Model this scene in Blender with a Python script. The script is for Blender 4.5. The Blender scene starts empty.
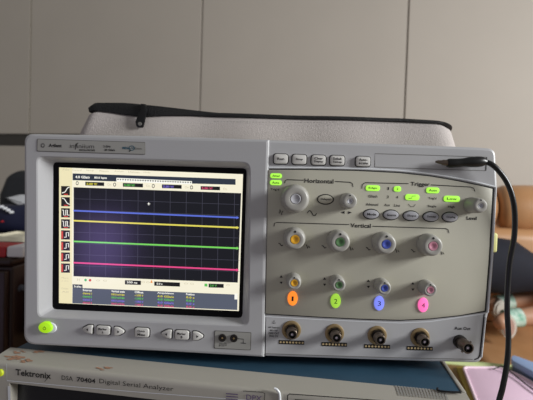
import bpy, bmesh, math, random
from mathutils import Vector, Matrix, Euler
random.seed(4)
S = bpy.context.scene
C = S.collection
R = math.radians

# ------------------------------------------------------------------ camera
CAMZ = 1.0
PITCH, ROLL, YAW = 1.6, 1.8, 0.4
FPX = 400.0
cam = bpy.data.cameras.new('camera'); co = bpy.data.objects.new('camera', cam); C.objects.link(co)
cam.sensor_width = 36.0; cam.lens = 36.0 * FPX / 533.0; cam.clip_start = 0.01
co.location = (0, -0.374, CAMZ)
cm = Matrix.Rotation(R(YAW), 3, 'Z') @ Matrix.Rotation(R(90 - PITCH), 3, 'X') @ Matrix.Rotation(R(ROLL), 3, 'Z')
co.rotation_euler = cm.to_euler()
S.camera = co
cam.dof.use_dof = True; cam.dof.focus_distance = 0.375; cam.dof.aperture_fstop = 9.0

# ------------------------------------------------------------------ world, lights, exposure
w = bpy.data.worlds.new('world'); S.world = w; w.use_nodes = True
w.node_tree.nodes['Background'].inputs[0].default_value = (1.0, 0.98, 0.95, 1)
w.node_tree.nodes['Background'].inputs[1].default_value = 0.21
def area(name, loc, target, sx, sy, power, col):
    l = bpy.data.lights.new(name, 'AREA'); l.shape = 'RECTANGLE'; l.size = sx; l.size_y = sy; l.energy = power; l.color = col
    o = bpy.data.objects.new(name, l); C.objects.link(o); o.location = loc
    o.rotation_euler = (Vector(target) - Vector(loc)).to_track_quat('-Z', 'Y').to_euler()
    return o
area('window_daylight', (2.6, -0.72, 1.80), (0.1, 0.2, 0.95), 0.75, 0.75, 98, (0.975, 0.985, 0.98))
area('added_lilac_light', (-0.84, -1.15, 0.74), (-0.16, 0, 0.97), 0.17, 0.24, 0.55, (0.50, 0.36, 1.0))  # added lilac light behind the camera, gives the screen its purple haze
S.view_settings.view_transform = 'Standard'; S.view_settings.look = 'None'
S.view_settings.exposure = 0.0; S.view_settings.gamma = 1.0; S.view_settings.use_curve_mapping = False

# ------------------------------------------------------------------ materials
def lin(c):
    return tuple(((v / 255) / 12.92 if v / 255 <= 0.04045 else ((v / 255 + 0.055) / 1.055) ** 2.4) for v in c)
def mat(name, rgb, rough=0.5, metal=0.0, emit=None, es=1.0, noise=0.0, nscale=60, bump=0.0, bscale=400, coat=0.0, spec=0.5, rgb2=None):
    m = bpy.data.materials.new(name); m.use_nodes = True
    nt = m.node_tree; b = nt.nodes['Principled BSDF']
    c = lin(rgb)
    b.inputs['Base Color'].default_value = (*c, 1)
    b.inputs['Roughness'].default_value = rough; b.inputs['Metallic'].default_value = metal
    b.inputs['Coat Weight'].default_value = coat; b.inputs['Specular IOR Level'].default_value = spec
    tc = nt.nodes.new('ShaderNodeTexCoord')
    if noise or rgb2:
        n = nt.nodes.new('ShaderNodeTexNoise'); n.inputs['Scale'].default_value = nscale; n.inputs['Detail'].default_value = 4
        nt.links.new(tc.outputs['Object'], n.inputs['Vector'])
        r = nt.nodes.new('ShaderNodeValToRGB')
        c2 = lin(rgb2) if rgb2 else tuple(v * (1 - noise) for v in c)
        r.color_ramp.elements[0].color = (*c2, 1); r.color_ramp.elements[0].position = 0.3
        r.color_ramp.elements[1].color = (*c, 1); r.color_ramp.elements[1].position = 0.7
        nt.links.new(n.outputs['Fac'], r.inputs['Fac']); nt.links.new(r.outputs['Color'], b.inputs['Base Color'])
    if bump:
        n2 = nt.nodes.new('ShaderNodeTexNoise'); n2.inputs['Scale'].default_value = bscale
        nt.links.new(tc.outputs['Object'], n2.inputs['Vector'])
        bp = nt.nodes.new('ShaderNodeBump'); bp.inputs['Strength'].default_value = bump; bp.inputs['Distance'].default_value = 0.002
        nt.links.new(n2.outputs['Fac'], bp.inputs['Height']); nt.links.new(bp.outputs['Normal'], b.inputs['Normal'])
    if emit:
        b.inputs['Emission Color'].default_value = (*lin(emit), 1); b.inputs['Emission Strength'].default_value = es
    return m
M = {}
M['bezel'] = mat('bezel_plastic', (186, 186, 188), 0.42, bump=0.05, bscale=1500)
M['panel'] = mat('panel_plastic', (186, 183, 168), 0.45, bump=0.05, bscale=1500)
M['cover'] = mat('cover_plastic', (190, 190, 188), 0.5)
M['plate'] = mat('name_plate', (166, 165, 160), 0.4)
M['black'] = mat('black_plastic', (10, 10, 12), 0.35)
M['groove'] = mat('dark_groove', (34, 33, 33), 0.6)
M['softgroove'] = mat('soft_groove', (112, 110, 106), 0.6)
M['ink'] = mat('dark_ink', (32, 30, 30), 0.6)
M['teal_ink'] = mat('teal_ink', (40, 90, 110), 0.6)
M['grey_ink'] = mat('grey_ink', (118, 116, 112), 0.6)
M['knob'] = mat('knob_plastic', (168, 166, 160), 0.38)
M['button'] = mat('button_rubber', (208, 206, 202), 0.5)
M['oval'] = mat('oval_button', (178, 178, 184), 0.45)
M['green_led'] = mat('green_led', (120, 200, 50), 0.4, emit=(176, 246, 80), es=0.85)
M['power_led'] = mat('power_led', (120, 190, 20), 0.4, emit=(168, 214, 24), es=0.75)
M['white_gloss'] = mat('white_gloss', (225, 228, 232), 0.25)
M['brass'] = mat('dull_brass', (150, 128, 92), 0.42, metal=0.35)
M['steel'] = mat('dark_steel', (120, 108, 98), 0.3, metal=0.85)
M['darksteel'] = mat('blackened_steel', (46, 42, 40), 0.4, metal=0.5)
M['tan'] = mat('tan_print', (196, 172, 128), 0.5)
M['pin'] = mat('pin_insulator', (150, 140, 150), 0.4)
for k, c in dict(amber=(232, 172, 40), green=(84, 124, 80), blue=(70, 88, 180), pink=(206, 140, 160)).items():
    M['cap_' + k] = mat('cap_' + k, c, 0.4)
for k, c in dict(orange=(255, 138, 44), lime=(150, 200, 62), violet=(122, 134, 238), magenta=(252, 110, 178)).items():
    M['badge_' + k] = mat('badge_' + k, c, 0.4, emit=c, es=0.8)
def scr(name, c): return mat('screen_' + name, (0, 0, 0), 0.17, emit=c, es=1.0, spec=0.55)
SC = dict(cream=scr('cream', (246, 240, 216)), white=scr('white', (250, 249, 240)), side=scr('side', (238, 228, 186)),
          plot=scr('plot', (17, 18, 27)), bar=scr('bar', (44, 52, 66)), slate=scr('slate', (86, 92, 108)), ink=scr('ink', (20, 20, 22)),
          grid=scr('grid', (66, 66, 80)), tblue=scr('trace_blue', (92, 112, 214)), tyel=scr('trace_yellow', (228, 216, 92)),
          tgrn=scr('trace_green', (120, 214, 92)), tpnk=scr('trace_pink', (232, 74, 136)), faint=scr('faint', (206, 196, 164)),
          red=scr('red', (206, 70, 60)), grn=scr('green', (80, 180, 110)), yt=scr('yellow_text', (214, 204, 70)),
          gt=scr('green_text', (96, 190, 90)), bt=scr('blue_text', (124, 112, 214)), pt=scr('pink_text', (220, 80, 120)),
          org=scr('orange', (240, 150, 70)), shade=scr('shade', (30, 26, 26)))
M['wall'] = mat('painted_panel', (198, 189, 178), 0.65, noise=0.04, nscale=3)
M['gap'] = mat('panel_gap', (120, 108, 94), 0.7)
M['recess'] = mat('dark_recess', (70, 66, 62), 0.7)
M['metalstrip'] = mat('seam_strip', (170, 160, 140), 0.18, metal=0.9)
M['floor'] = mat('floor_tile', (120, 110, 100), 0.5, noise=0.15, nscale=8)
M['leather'] = mat('tan_leather', (190, 144, 102), 0.42, rgb2=(174, 128, 86), nscale=7, bump=0.35, bscale=18)
M['pouch'] = mat('pouch_fabric', (196, 188, 184), 0.9, noise=0.1, nscale=500, bump=0.4, bscale=900)
M['zip'] = mat('zip_tape', (13, 13, 15), 0.6, bump=0.5, bscale=700)
M['cable'] = mat('cable_rubber', (12, 12, 14), 0.35)
M['tek'] = mat('tek_bezel', (176, 172, 162), 0.45, bump=0.05, bscale=1200)
M['tekblue'] = mat('tek_cover', (44, 74, 94), 0.5, noise=0.12, nscale=25)
M['tekdark'] = mat('tek_screen', (26, 27, 34), 0.3)
M['tekpurple'] = mat('purple_ink', (104, 84, 130), 0.6)
M['rust'] = mat('orange_residue', (186, 142, 116), 0.8, noise=0.3, nscale=200)
M['teklabel'] = mat('sticker_grey', (150, 148, 144), 0.6)
M['desk'] = mat('desk_wood', (140, 104, 60), 0.5, noise=0.2, nscale=12)
M['lime'] = mat('pale_green', (206, 220, 158), 0.5)
M['olive'] = mat('yellow_olive', (168, 146, 52), 0.5)
M['pinkm'] = mat('pink_plastic', (238, 206, 228), 0.5, noise=0.04, nscale=10)
M['pinkrim'] = mat('pale_pink_rim', (240, 214, 226), 0.45)
M['bluem'] = mat('blue_plastic', (160, 186, 228), 0.35)
M['bluedark'] = mat('blue_grey_plastic', (120, 136, 168), 0.45)
M['skin'] = mat('skin', (186, 140, 112), 0.5)
M['navy'] = mat('navy_cloth', (12, 14, 31), 0.85, noise=0.25, nscale=30)
M['sock'] = mat('green_patterned_sock', (120, 178, 154), 0.85, rgb2=(210, 226, 214), nscale=70)
M['shoe'] = mat('white_canvas', (214, 208, 196), 0.7)
M['sole'] = mat('pink_beige_sole', (196, 160, 146), 0.6)
M['hair'] = mat('dark_hair', (30, 24, 22), 0.6)
M['wood'] = mat('dark_brown_wood', (54, 30, 24), 0.4, noise=0.3, nscale=9)
M['chair'] = mat('black_mesh', (34, 36, 40), 0.5)
M['jacket'] = mat('navy_nylon', (26, 30, 58), 0.6)
M['jwhite'] = mat('white_cloth', (220, 222, 226), 0.8)
M['cream'] = mat('cream_cloth', (214, 208, 186), 0.8)
M['red'] = mat('red_card', (186, 40, 44), 0.5)
M['white'] = mat('white_card', (236, 232, 234), 0.6)
M['bag'] = mat('black_nylon', (20, 18, 20), 0.6)
M['strap'] = mat('grey_strap', (96, 98, 104), 0.6)

# ------------------------------------------------------------------ helpers
CL = Vector(co.location)
def ray(px, py):
    return (cm @ Vector(((px - 266.5) / FPX, -(py - 200) / FPX, -1))).normalized()
def hit(px, py, p0, n):
    d = ray(px, py); return CL + d * ((Vector(p0) - CL).dot(n) / d.dot(n))
def at(px, py, Y): return hit(px, py, (0, Y, 0), Vector((0, 1, 0)))
def atz(px, py, z): return hit(px, py, (0, 0, z), Vector((0, 0, 1)))
class Fr:
    """a flat face of a thing: u runs right, z up, h out of the face"""
    def __init__(s, O, yaw):
        s.O = Vector(O); s.U = Vector((math.cos(yaw), math.sin(yaw), 0)); s.N = Vector((math.sin(yaw), -math.cos(yaw), 0)); s.Z = Vector((0, 0, 1))
    def w(s, u, z, h=0): return s.O + s.U * u + s.Z * z + s.N * h
    def uz(s, px, py, h=0):
        p = hit(px, py, s.O + s.N * h, s.N) - s.O; return (p.dot(s.U), p.z)
PX = 0.374 / FPX     # metres per pixel on the instrument's face

def thing(name, label, cat, loc, group=None):
    o = bpy.data.objects.new(name, None); C.objects.link(o); o.location = loc; o.empty_display_size = 0.02
    o['label'] = label; o['category'] = cat
    if group: o['group'] = group
    return o
def worldloc(o):
    v = Vector((0, 0, 0))
    while o: v += Vector(o.location); o = o.parent
    return v
def obj(name, bm, m, parent=None, smooth=None, loc=None, label=None, struct=False):
    me = bpy.data.meshes.new(name)
    base = Vector(loc) if loc is not None else None
    if parent is not None and base is None: off = worldloc(parent); rel = Vector((0, 0, 0))
    elif parent is not None: off = base; rel = base - worldloc(parent)
    else: off = base or Vector((0, 0, 0)); rel = off
    bmesh.ops.transform(bm, matrix=Matrix.Translation(-off), verts=bm.verts)
    bm.normal_update(); bm.to_mesh(me); bm.free()
    for mm in (m if isinstance(m, (list, tuple)) else [m]): me.materials.append(mm)
    if smooth is not None:
        me.polygons.foreach_set('use_smooth', [True] * len(me.polygons))
        me.set_sharp_from_angle(angle=R(smooth))
    o = bpy.data.objects.new(name, me); C.objects.link(o); o.location = rel
    if parent is not None: o.parent = parent
    if label: o['label'] = label
    if struct: o['kind'] = 'structure'
    return o
def tag(o, label, cat, group=None):
    o['label'] = label; o['category'] = cat
    if group: o['group'] = group
    return o
def nb(): return bmesh.new()
def fix(bm): bmesh.ops.recalc_face_normals(bm, faces=bm.faces); return bm

def rpoly(pts, r, seg=5):
    """round the corners of a 2D polygon; r is one radius or one per corner"""
    out = []; n = len(pts)
    for i in range(n):
        p = Vector(pts[i]); a = Vector(pts[i - 1]) - p; b = Vector(pts[(i + 1) % n]) - p
        rr = r[i] if isinstance(r, (list, tuple)) else r
        if rr <= 0: out.append(tuple(p)); continue
        rr = min(rr, a.length * .49, b.length * .49)
        s = p + a.normalized() * rr; e = p + b.normalized() * rr
        for k in range(seg + 1):
            t = k / seg; out.append(tuple(s * (1 - t) ** 2 + p * 2 * t * (1 - t) + e * t * t))
    return out
def prism(bm, fr, pts, h0, h1, bev=0.0, mi=0):
    """extrude a (u,z) polygon from depth h0 to h1, front edge eased by bev"""
    pts = [Vector(p) for p in pts]
    c = sum(pts, Vector((0, 0))) / len(pts)
    def ring(off, h):
        vs = []
        n = len(pts)
        for i, p in enumerate(pts):
            if off:
                a = (p - pts[i - 1]); b = (pts[(i + 1) % n] - p)
                na = Vector((-a.y, a.x)).normalized() if a.length > 1e-9 else Vector((0, 0)); nn = Vector((-b.y, b.x)).normalized() if b.length > 1e-9 else na
                d = (na + nn); d = d.normalized() if d.length > 1e-6 else na
                if d.dot(c - p) < 0 and len(pts) <= 60: d = -d if sgn_fix else d
                q = p + d * off * sgn
            else: q = p
            vs.append(bm.verts.new(fr.w(q.x, q.y, h)))
        return vs
    area2 = sum(pts[i - 1].x * pts[i].y - pts[i].x * pts[i - 1].y for i in range(len(pts)))
    sgn = 1 if area2 > 0 else -1; sgn_fix = False
    rings = [ring(0, h0)]
    if bev:
        rings.append(ring(0, h1 - bev)); rings.append(ring(bev * .3, h1 - bev * .3)); rings.append(ring(bev, h1))
    else: rings.append(ring(0, h1))
    fs = []
    for a, b in zip(rings, rings[1:]):
        for i in range(len(a)):
            j = (i + 1) % len(a); fs.append(bm.faces.new((a[i], a[j], b[j], b[i])))
    fs.append(bm.faces.new(rings[-1])); fs.append(bm.faces.new(rings[0][::-1]))
    for f in fs: f.material_index = mi
    bmesh.ops.recalc_face_normals(bm, faces=fs)
def flat(bm, fr, pts, h, mi=0):
    f = bm.faces.new([bm.verts.new(fr.w(u, z, h)) for u, z in pts])
    f.normal_update()
    if f.normal.dot(fr.N) < 0: f.normal_flip()
    f.material_index = mi
def pxs(fr, pts, h=0): return [fr.uz(x, y, h) for x, y in pts]
def line(bm, fr, pts, h, wpx=0.8, mi=0, px=True):
    """a thin printed or cut line along pixel points"""
    q = [Vector(p) for p in (pxs(fr, pts, h) if px else pts)]
    hw = wpx * PX / 2
    L, Rr = [], []
    for i, p in enumerate(q):
        d = (q[min(i + 1, len(q) - 1)] - q[max(i - 1, 0)]); d = d.normalized() if d.length else Vector((1, 0))
        n = Vector((-d.y, d.x)) * hw
        L.append(p + n); Rr.append(p - n)
    lv = [bm.verts.new(fr.w(p.x, p.y, h)) for p in L]; rv = [bm.verts.new(fr.w(p.x, p.y, h)) for p in Rr]
    for i in range(len(q) - 1):
        f = bm.faces.new((rv[i], rv[i + 1], lv[i + 1], lv[i])); f.normal_update()
        if f.normal.dot(fr.N) < 0: f.normal_flip()
        f.material_index = mi
def ellipse(cx, cz, a, b, n=28, rot=0):
    return [(cx + a * math.cos(t) * math.cos(rot) - b * math.sin(t) * math.sin(rot), cz + a * math.cos(t) * math.sin(rot) + b * math.sin(t) * math.cos(rot))
            for t in [2 * math.pi * k / n for k in range(n)]]
def rrect(cx, cz, a, b, r): return rpoly([(cx - a, cz - b), (cx + a, cz - b), (cx + a, cz + b), (cx - a, cz + b)], r, 4)
def lathe(bm, P, ax, prof, n=32, mi=0):
    """revolve (radius, height) about the axis ax at P"""
    ax = Vector(ax).normalized(); q = ax.to_track_quat('Z', 'Y')
    rings = []
    for r, h in prof:
        if r < 1e-6: rings.append([bm.verts.new(Vector(P) + ax * h)])
        else: rings.append([bm.verts.new(Vector(P) + q @ Vector((r * math.cos(2 * math.pi * k / n), r * math.sin(2 * math.pi * k / n), h))) for k in range(n)])
    fs = []
    for a, b in zip(rings, rings[1:]):
        for k in range(n):
            j = (k + 1) % n
            if len(a) == 1 and len(b) == 1: continue
            if len(a) == 1: fs.append(bm.faces.new((a[0], b[j], b[k])))
            elif len(b) == 1: fs.append(bm.faces.new((a[k], a[j], b[0])))
            else: fs.append(bm.faces.new((a[k], a[j], b[j], b[k])))
    for f in fs: f.material_index = mi
    return bm
def tube(bm, pts, r, n=12, mi=0, close=True):
    pts = [Vector(p) for p in pts]; m = len(pts)
    rs = r if isinstance(r, (list, tuple)) else [r] * m
    rings = []; up = None
    for i, p in enumerate(pts):
        t = (pts[min(i + 1, m - 1)] - pts[max(i - 1, 0)]).normalized()
        if up is None: up = t.orthogonal().normalized()
        up = (up - t * up.dot(t)).normalized(); s = t.cross(up)
        rings.append([bm.verts.new(p + (up * math.cos(2 * math.pi * k / n) + s * math.sin(2 * math.pi * k / n)) * rs[i]) for k in range(n)])
    fs = []
    for a, b in zip(rings, rings[1:]):
        for k in range(n):
            j = (k + 1) % n; fs.append(bm.faces.new((a[k], a[j], b[j], b[k])))
    if close: fs.append(bm.faces.new(rings[0][::-1])); fs.append(bm.faces.new(rings[-1]))
    for f in fs: f.material_index = mi
    return bm
def spline(pts, k=8):
    pts = [Vector(p) for p in pts]; out = []
    for i in range(len(pts) - 1):
        p0 = pts[max(i - 1, 0)]; p1 = pts[i]; p2 = pts[i + 1]; p3 = pts[min(i + 2, len(pts) - 1)]
        for j in range(k):
            t = j / k
            out.append(.5 * ((2 * p1) + (p2 - p0) * t + (2 * p0 - 5 * p1 + 4 * p2 - p3) * t * t + (-p0 + 3 * p1 - 3 * p2 + p3) * t ** 3))
    out.append(pts[-1]); return out
def box(bm, lo, hi, bev=0.0, seg=3, rot=None, at_=None, mi=0):
    r = bmesh.ops.create_cube(bm, size=1); vs = r['verts']
    c = (Vector(lo) + Vector(hi)) / 2; d = Vector(hi) - Vector(lo)
    for v in vs: v.co = Vector((v.co.x * d.x, v.co.y * d.y, v.co.z * d.z))
    if bev:
        es = list({e for v in vs for e in v.link_edges})
        g = bmesh.ops.bevel(bm, geom=es, offset=bev, segments=seg, profile=0.5, affect='EDGES')
        vs = list({v for f in g['faces'] for v in f.verts} | {v for v in vs if v.is_valid})
    q = Matrix.Rotation(rot, 3, 'Z') if rot else Matrix.Identity(3)
    for v in vs:
        v.co = (q @ v.co) + (Vector(at_) if at_ is not None else c)
    for f in {f for v in vs for f in v.link_faces}: f.material_index = mi
    return bm
def text(bm, body, fr, px, py, wpx, hpx, h, mi=0, bold=0.0, slant=0.0):
    """lettering centred on a pixel of the face, wpx wide and hpx tall"""
    cu = bpy.data.curves.new('t', 'FONT'); cu.body = body; cu.size = 1; cu.offset = bold; cu.resolution_u = 2; cu.shear = slant; cu.space_line = 0.85
    cu.align_x = 'CENTER'
    o = bpy.data.objects.new('t', cu); C.objects.link(o)
    dg = bpy.context.evaluated_depsgraph_get(); me = bpy.data.meshes.new_from_object(o.evaluated_get(dg))
    bpy.data.objects.remove(o); bpy.data.curves.remove(cu)
    xs = [v.co.x for v in me.vertices]; ys = [v.co.y for v in me.vertices]
    if not xs: return
    x0, x1, y0, y1 = min(xs), max(xs), min(ys), max(ys)
    u, z = fr.uz(px, py, h)
    depth = abs((fr.w(u, z, h) - CL).dot(Vector((0, 1, 0)))); k = depth / FPX
    sx = wpx * k / (x1 - x0); sy = hpx * k / (y1 - y0)
    vs = [bm.verts.new(fr.w(u + (v.co.x - (x0 + x1) / 2) * sx, z + (v.co.y - (y0 + y1) / 2) * sy, h)) for v in me.vertices]
    for p in me.polygons:
        try: f = bm.faces.new([vs[i] for i in p.vertices])
        except ValueError: continue
        f.material_index = mi
        f.normal_update()
        if f.normal.dot(fr.N) < 0: f.normal_flip()
    bpy.data.meshes.remove(me)

# ------------------------------------------------------------------ the setting
WY = R(-11)
WF = Fr((0, 2.076, 0), WY)            # back wall, turned 11 degrees to the instrument
bm = nb()
flat(bm, WF, [(-3.2, 0), (3.2, 0), (3.2, 2.7), (-3.2, 2.7)], 0, 1)
seams = []
for sx_ in (33, 203.5, 408.5): seams.append(WF.uz(sx_, 3)[0])
wd = (seams[2] - seams[0]) / 2
edges = [seams[0] - 2 * wd, seams[0] - wd] + seams + [seams[2] + wd, seams[2] + 2 * wd]
zlow = WF.uz(10, 134)[1]
for i in range(len(edges) - 1):
    a, b = edges[i] + .004, edges[i + 1] - .004
    if i <= 2: prism(bm, WF, [(a, zlow), (b, zlow), (b, 2.7), (a, 2.7)], 0, .018, .003, 0)
    else: prism(bm, WF, [(a, .1), (b, .1), (b, 2.7), (a, 2.7)], 0, .018, .003, 0)
a, b = edges[0], edges[3]
z2 = WF.uz(10, 146)[1]
prism(bm, WF, [(a, .1), (b - .004, .1), (b - .004, z2), (a, z2)], 0, .015, .003, 0)
prism(bm, WF, [(a, z2), (b, z2), (b, zlow), (a, zlow)], 0, .003, 0, 2)
obj('wall_back', bm, [M['wall'], M['gap'], M['recess']], struct=True)
bm = nb()
u = seams[0]; prism(bm, WF, [(u - .0035, zlow), (u + .0035, zlow), (u + .0035, 2.7), (u - .0035, 2.7)], .001, .016, .003)
obj('trim_1', bm, M['metalstrip'], struct=True)
bm = nb(); box(bm, (-3, -1.5, -.05), (3, 3.0, 0)); obj('floor', bm, M['floor'], struct=True)

# ------------------------------------------------------------------ oscilloscope
xs_split = at(265, 250, 0).x
RF = Fr((0, 0, 0), 0.0)
leftx = at(25, 240, 0).x
LF = Fr((xs_split, -.0022, 0), -math.atan2(0.015, xs_split - leftx))
SB = CAMZ + at(265, 357, 0).z - CAMZ   # underside height of the bezel
scope = thing('oscilloscope', 'grey four-channel bench oscilloscope with lit colour screen, stacked on the blue-topped analyzer', 'oscilloscope', (0, .1, SB - .010))

# housing behind the front
bm = nb(); box(bm, (leftx + .012, .022, SB + .002), (at(489, 250, 0).x - .004, .26, at(300, 141, 0).z - .004), .006)
obj('housing', bm, M['cover'], scope, 40)
for x in (leftx + .06, .14):
    for y in (.05, .22):
        bm = nb(); lathe(bm, (x, y, SB - .0096), (0, 0, 1), [(0, 0), (.010, 0), (.011, .002), (.011, .013), (0, .013)], 20)
        obj('foot', bm, M['black'], scope, 40)

# left bezel with the screen opening
outer = rpoly(pxs(LF, [(23.2, 133.4), (150, 135.6), (269.6, 139.4), (264.6, 358), (150, 351.6), (22.6, 344.8)]), [.008, 0, .0008, .0008, 0, .011], 8)
openo = rpoly(pxs(LF, [(37, 156.5), (250, 162.5), (248.5, 326), (38, 317)]), [.006, .008, .008, .006], 6)
HR = -.009
openi = rpoly(pxs(LF, [(53, 162), (246.8, 168.3), (242.4, 318.2), (52, 309.3)], HR), .004, 6)
scrq = pxs(LF, [(59.2, 167.4), (243, 174.2), (238.8, 311), (59, 303)], HR)
cc = LF.uz(150, 240, 0)
def star(poly, c, n=360):
    out = []
    for k in range(n):
        t = 2 * math.pi * (k + .5) / n; d = Vector((math.cos(t), math.sin(t))); best = 0
        for i in range(len(poly)):
            a = Vector(poly[i - 1]) - Vector(c); b = Vector(poly[i]) - Vector(c); e = b - a
            den = d.x * e.y - d.y * e.x
            if abs(den) < 1e-12: continue
            s = (a.x * e.y - a.y * e.x) / den; q = (a.x * d.y - a.y * d.x) / den
            if s > best and -1e-6 <= q <= 1 + 1e-6: best = s
        out.append(Vector(c) + d * best)
    return out
def inset(loop, c, d): return [p + (Vector(c) - p).normalized() * d for p in loop]
so, soo, soi = star(outer, cc), star(openo, cc), star(openi, cc)
bm = nb()
loops = [(so, -.030), (so, -.0035), (inset(so, cc, .0007), -.0016), (inset(so, cc, .0018), -.0005), (inset(so, cc, .0038), 0), (inset(soo, cc, -.001), 0), (inset(soo, cc, .0004), -.0006), (soi, HR - .0002), (inset(soi, cc, .0005), HR - .002)]
rings = [[bm.verts.new(LF.w(p.x, p.y, h)) for p in lp] for lp, h in loops]
for a, b in zip(rings, rings[1:]):
    for k in range(len(a)): j = (k + 1) % len(a); bm.faces.new((a[k], a[j], b[j], b[k]))
obj('screen_bezel', fix(bm), M['bezel'], scope, 13)
bm = nb(); prism(bm, LF, openi, HR - .006, HR - .0004); obj('screen_surround', bm, mat('screen_surround', (3, 3, 4), .5, spec=.15), scope)

# the lit display
D = {k: i for i, k in enumerate(SC)}; DM = list(SC.values())
bm = nb(); HD = HR
def dq(pts, col, lv): flat(bm, LF, pxs(LF, pts, HD), HD + lv * .00006, D[col])
def dbar(x0, y0, x1, y1, s, col, lv):  # a bar whose top and bottom follow the screen's slope in the photograph
    sl = s * (x1 - x0); dq([(x0, y0), (x1, y0 + sl), (x1, y1 + sl), (x0, y1)], col, lv)
dq([(59.2, 167.4), (243, 174.2), (238.8, 311), (59, 303)], 'cream', 1)
dq([(59.2, 167.4), (72.3, 168), (72, 303.6), (59, 303)], 'side', 2)
dq([(72.7, 173.4), (235.6, 179), (235.6, 184.8), (72.7, 180.2)], 'bar', 2)
dq([(116.5, 177.8), (192, 181.2), (192, 184.4), (116.5, 181.6)], 'white', 3)
for k in range(30): x = 117.5 + k * 2.5; dbar(x, 178.7 + (x - 117) * .043, x + 1.2, 179.9 + (x - 117) * .043, .04, 'ink', 4)
dq([(73.7, 187.2), (241.2, 193.2), (237.8, 282.6), (73.7, 276.2)], 'plot', 2)
for k in range(0, 11):
    x = 74 + 16.06 * k; xb = 73.8 + 15.95 * k
    y0 = 187.2 + (x - 74) * .036; y1 = 276.2 + (xb - 74) * .039
    dq([(x - .22, y0), (x + .22, y0), (xb + .22, y1), (xb - .22, y1)], 'grid', 3)
for k in range(1, 8):
    y = 187.5 + 11.15 * k; ye = 193 + 11.15 * k
    dq([(73.8, y - .2), (239.5, ye - .2 + .4), (239.5, ye + .6), (73.8, y + .2)], 'grid', 3)
for y0, y1, c in ((210.6, 217.6, 'tblue'), (220.6, 227.6, 'tyel'), (241.3, 248.2, 'tgrn'), (262.6, 269.9, 'tpnk')):
    n = 40
    for k in range(n):
        xa, xb = 73.5 + (237.2 - 73.5) * k / n, 73.5 + (237.2 - 73.5) * (k + 1) / n
        ya, yb = y0 + (y1 - y0) * k / n, y0 + (y1 - y0) * (k + 1) / n; w_ = .78
        dq([(xa, ya - w_), (xb, yb - w_), (xb, yb + w_), (xa, ya + w_)], c, 5)
    dq([(236.6, y1 - 1.6), (239.2, y1), (236.6, y1 + 1.6)], c, 5)
dq([(147.6, 203.5), (150.3, 203.6), (150.3, 204.2), (147.6, 204.1)], 'white', 6); dq([(148.6, 202.4), (149.2, 202.4), (149.2, 205.3), (148.6, 205.3)], 'white', 6)
for k, (x0, y0, x1, y1) in enumerate([(85.4, 181.8, 104.2, 186.0), (123, 183.0, 143, 187.3), (162, 184.4, 181.7, 188.7), (200.7, 186.1, 220, 190.3)]):
    dbar(x0, y0, x1, y1 - .6, .032, 'ink', 3)
    text(bm, '5.00 V/', LF, x0 + 6.5, (y0 + y1) / 2 + .1, 11, 2.4, HD + .0003, D[('yt', 'gt', 'bt', 'pt')[k]], .03)
    cx = (77.2, 114.6, 153.3, 191.5)[k]; cy = (183.2, 184.6, 186, 187.4)[k]
    text(bm, 'O', LF, cx, cy, 3, 4, HD + .0003, D['ink'], .02)
    text(bm, 'On', LF, x1 + 5, (y0 + y1) / 2 + .7, 4, 2.3, HD + .0003, D['faint'])
for k in range(8):
    y0 = 186 + 11.05 * k; dbar(61.2, y0, 70, y0 + 9.2, .02, 'shade', 3)
    if k == 0: P = [(62, y0 + 7), (65, y0 + 6), (67.5, y0 + 2), (69.6, y0 + 1)]
    elif k == 1: P = [(62, y0 + 1), (64.5, y0 + 2), (67, y0 + 6), (69.6, y0 + 7.4)]
    elif k < 4: P = [(62, y0 + 2), (63.6, y0 + 2), (63.6, y0 + 7), (65.8, y0 + 7), (65.8, y0 + 2), (67.4, y0 + 2), (67.4, y0 + 7), (69.4, y0 + 7)]
    else: P = [(64.2, y0 + 7), (66.2, y0 + 7), (66.2, y0 + 2.3), (68.6, y0 + 2.3), (68.6, y0 + 6)]
    line(bm, LF, P, HD + .0003, .9, D['white'])
    dbar(*((64, y0 + 7.8, 68, y0 + 8.8) if k < 4 else (61.4, y0 + 1, 63.2, y0 + 8.4)), .02, 'red', 4)
for x, s in ((66, 'File'), (77, 'Control'), (90, 'Setup'), (104, 'Measure'), (119, 'Analyze'), (134, 'Utilities'), (147, 'Help')):
    text(bm, s, LF, x, 169.4 + (x - 60) * .036, 3.0 + len(s) * .95, 2.0, HD + .0003, D['faint'])
text(bm, '4.0 GSa/s', LF, 82.5, 177.1, 15, 2.6, HD + .0003, D['white'], .03)
text(bm, '80.0 kpts', LF, 100.5, 178, 13, 2.6, HD + .0003, D['white'], .03)
for y, s in ((278, 'More'), (281.2, '(1 of 2)'), (288.5, 'Delete'), (291.8, 'All')): text(bm, s, LF, 65, y, 7, 1.9, HD + .0003, D['faint'])
text(bm, 'H', LF, 78.5, 279.8, 2.6, 2.6, HD + .0003, D['faint'])
flat(bm, LF, ellipse(*LF.uz(85.7, 280, HD), .0013, .0013), HD + .0003, D['grn']); flat(bm, LF, ellipse(*LF.uz(90.2, 280.2, HD), .0013, .0013), HD + .0003, D['red'])
text(bm, '200 ns', LF, 132, 282.4, 11, 2.2, HD + .0005, D['white'], .02); dbar(125, 280.2, 141, 284.4, .03, 'ink', 3)
dbar(154.3, 281.5, 180, 285.6, .04, 'ink', 3); text(bm, '0.0 s', LF, 159.5, 283.8, 6, 2.2, HD + .0005, D['white'], .02)
dbar(208.7, 283.5, 223.7, 287.4, .03, 'ink', 3); text(bm, '2.0 V', LF, 213.3, 285.6, 7, 2.2, HD + .0005, D['gt'], .02)
dq([(150.4, 282.8), (151.6, 279.6), (152.8, 282.9)], 'org', 3); dbar(204.5, 283.6, 207.5, 286.4, .03, 'gt', 3)
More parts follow.
